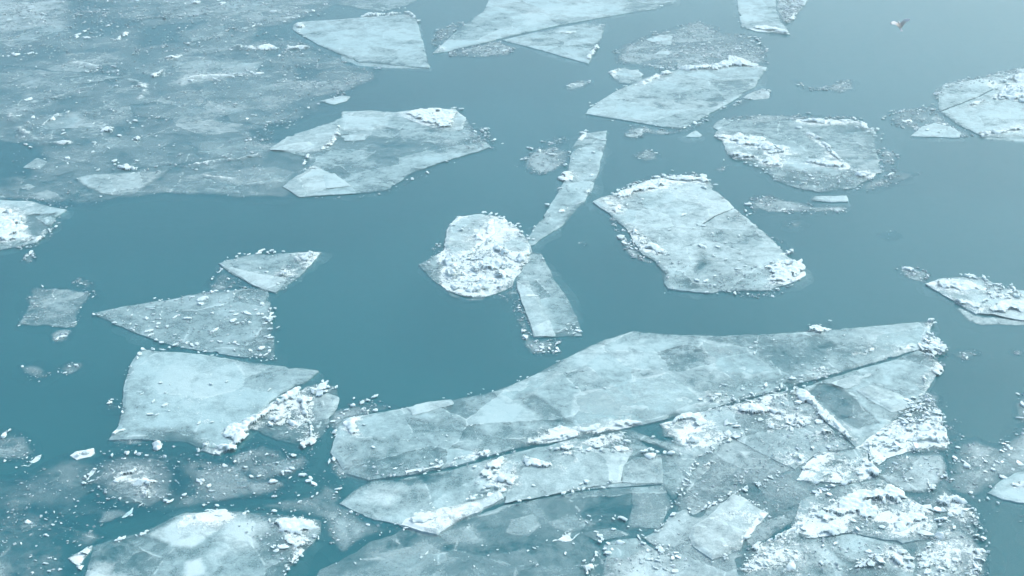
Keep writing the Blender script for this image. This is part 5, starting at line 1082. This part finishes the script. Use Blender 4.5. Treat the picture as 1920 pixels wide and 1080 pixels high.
# ------------------------------------------------------------------ the gull in flight, upper right
def gull():
    c = np.array([1687.0, 49.0]); d = FW * FPX + np.array([c[0] - 960, 0, 0]) + (540 - c[1]) * UPV
    d /= np.linalg.norm(d); pos = np.array([0, 0, CAM_H]) + d * 62.0
    root = thing('gull', 'white gull with grey back flying over open water, upper right', 'bird', pos[:2]); root.location.z = float(pos[2])
    bm = bmesh.new()
    def loft(rings):
        vs = [[bm.verts.new(p) for p in r] for r in rings]
        for a, b in zip(vs, vs[1:]):
            n = len(a)
            for i in range(n): bm.faces.new((a[i], a[(i + 1) % n], b[(i + 1) % n], b[i]))
        bm.faces.new(vs[0][::-1]); bm.faces.new(vs[-1])
    def ring(c, u, v, ru, rv, n=10):
        return [tuple(np.array(c) + np.array(u) * math.cos(2 * math.pi * i / n) * ru + np.array(v) * math.sin(2 * math.pi * i / n) * rv) for i in range(n)]
    # body along x (head at +x), tail fanned
    prof = [(-.30, .075, .006, .0), (-.22, .045, .012, .0), (-.15, .05, .035, .0), (-.05, .075, .065, -.005), (.06, .08, .07, -.01), (.13, .062, .058, .005), (.17, .045, .048, .02), (.205, .05, .05, .03), (.235, .04, .04, .03), (.25, .016, .016, .026)]
    loft([ring((x, 0, z), (0, 1, 0), (0, 0, 1), a, b) for x, a, b, z in prof])
    for s, lift in ((1, 0.55), (-1, 0.95)):
        rings = []
        for k in range(9):
            t = k / 8
            y = s * (.04 + .60 * t * math.cos(lift * (0.7 + .3 * t))); z = .03 + .60 * t * math.sin(lift) * (1 - .25 * t)
            x = .06 + .10 * math.sin(min(t, .5) * math.pi) - .20 * max(0, t - .5)
            ch = (.125 * (1 - .7 * t ** 2) + .014)
            rings.append(ring((x - ch * .4, y, z), (1, 0, 0), (0, -s * math.sin(lift), math.cos(lift)), ch, .014 * (1 - .6 * t) + .004, 8))
        loft(rings if s > 0 else [r[::-1] for r in rings])
    bmesh.ops.recalc_face_normals(bm, faces=bm.faces)
    me = bpy.data.meshes.new('gull_body'); bm.to_mesh(me); bm.free()
    m, t, ns, lk = nt('gull_plumage')
    tc = N(ns, 'ShaderNodeTexCoord'); sp = N(ns, 'ShaderNodeSeparateXYZ'); lk.new(tc.outputs['Object'], sp.inputs[0])
    ay = math_(t, 'ABSOLUTE', sp.outputs['Y'])
    geo = N(ns, 'ShaderNodeNewGeometry'); nz = N(ns, 'ShaderNodeSeparateXYZ'); lk.new(tc.outputs['Normal'], nz.inputs[0])
    back = math_(t, 'MULTIPLY', sstep(t, nz.outputs['Z'], .2, .5), math_(t, 'MULTIPLY', math_(t, 'SUBTRACT', 1.0, sstep(t, ay, .12, .3)), math_(t, 'MULTIPLY', sstep(t, sp.outputs['X'], -.2, -.1), math_(t, 'SUBTRACT', 1.0, sstep(t, sp.outputs['X'], .1, .16)))))
    col = mixc(t, back, (.50, .50, .48), (.30, .25, .19)); col = mixc(t, sstep(t, ay, .44, .5), col, (.12, .12, .12))
    p = N(ns, 'ShaderNodeBsdfPrincipled'); p.inputs['Roughness'].default_value = .7; lk.new(col, p.inputs['Base Color'])
    o = N(ns, 'ShaderNodeOutputMaterial'); lk.new(p.outputs[0], o.inputs['Surface'])
    me.materials.append(m)
    b = link('body', me, None, root)
    rm = b.modifiers.new('remesh', 'REMESH'); rm.mode = 'VOXEL'; rm.voxel_size = .011; rm.use_smooth_shade = True
    bk = bmesh.new(); bmesh.ops.create_cone(bk, cap_ends=True, segments=8, radius1=.014, radius2=.003, depth=.05)
    bmesh.ops.rotate(bk, verts=bk.verts, cent=(0, 0, 0), matrix=Matrix.Rotation(math.pi / 2, 3, 'Y')); bmesh.ops.translate(bk, verts=bk.verts, vec=(.268, 0, .024))
    bme = bpy.data.meshes.new('beak'); bk.to_mesh(bme); bk.free(); link('beak', bme, plain('beak_yellow', (.55, .36, .06), .4), root)
    for s in (1, -1):
        ek = bmesh.new(); bmesh.ops.create_icosphere(ek, subdivisions=1, radius=.008); bmesh.ops.translate(ek, verts=ek.verts, vec=(.222, s * .042, .045))
        eme = bpy.data.meshes.new('eye'); ek.to_mesh(eme); ek.free(); link('eye', eme, plain('eye_dark', (.02, .02, .02), .2), root)
    root.rotation_euler = (math.radians(-6), math.radians(-40), math.radians(104))
    return root
gull()

# ------------------------------------------------------------------ cold river mist: one closed box of even air round camera and scene
def haze_box():
    bm = bmesh.new(); bmesh.ops.create_cube(bm, size=1.0)
    bmesh.ops.scale(bm, verts=bm.verts, vec=(6400, 6400, 30.0)); bmesh.ops.translate(bm, verts=bm.verts, vec=(0, 0, -3.5 + 15.0))
    me = bpy.data.meshes.new('haze'); bm.to_mesh(me); bm.free()
    m, t, ns, lk = nt('river_mist')
    v = N(ns, 'ShaderNodeVolumePrincipled'); v.inputs['Color'].default_value = (0.70, 0.97, 0.99, 1); v.inputs['Density'].default_value = HAZE_D; v.inputs['Anisotropy'].default_value = 0.6
    o = N(ns, 'ShaderNodeOutputMaterial'); lk.new(v.outputs[0], o.inputs['Volume'])
    ob = link('haze', me, m, None); ob['kind'] = 'stuff'; ob['label'] = 'thin cold mist over the river'; ob['category'] = 'haze'
    return ob
haze_box()
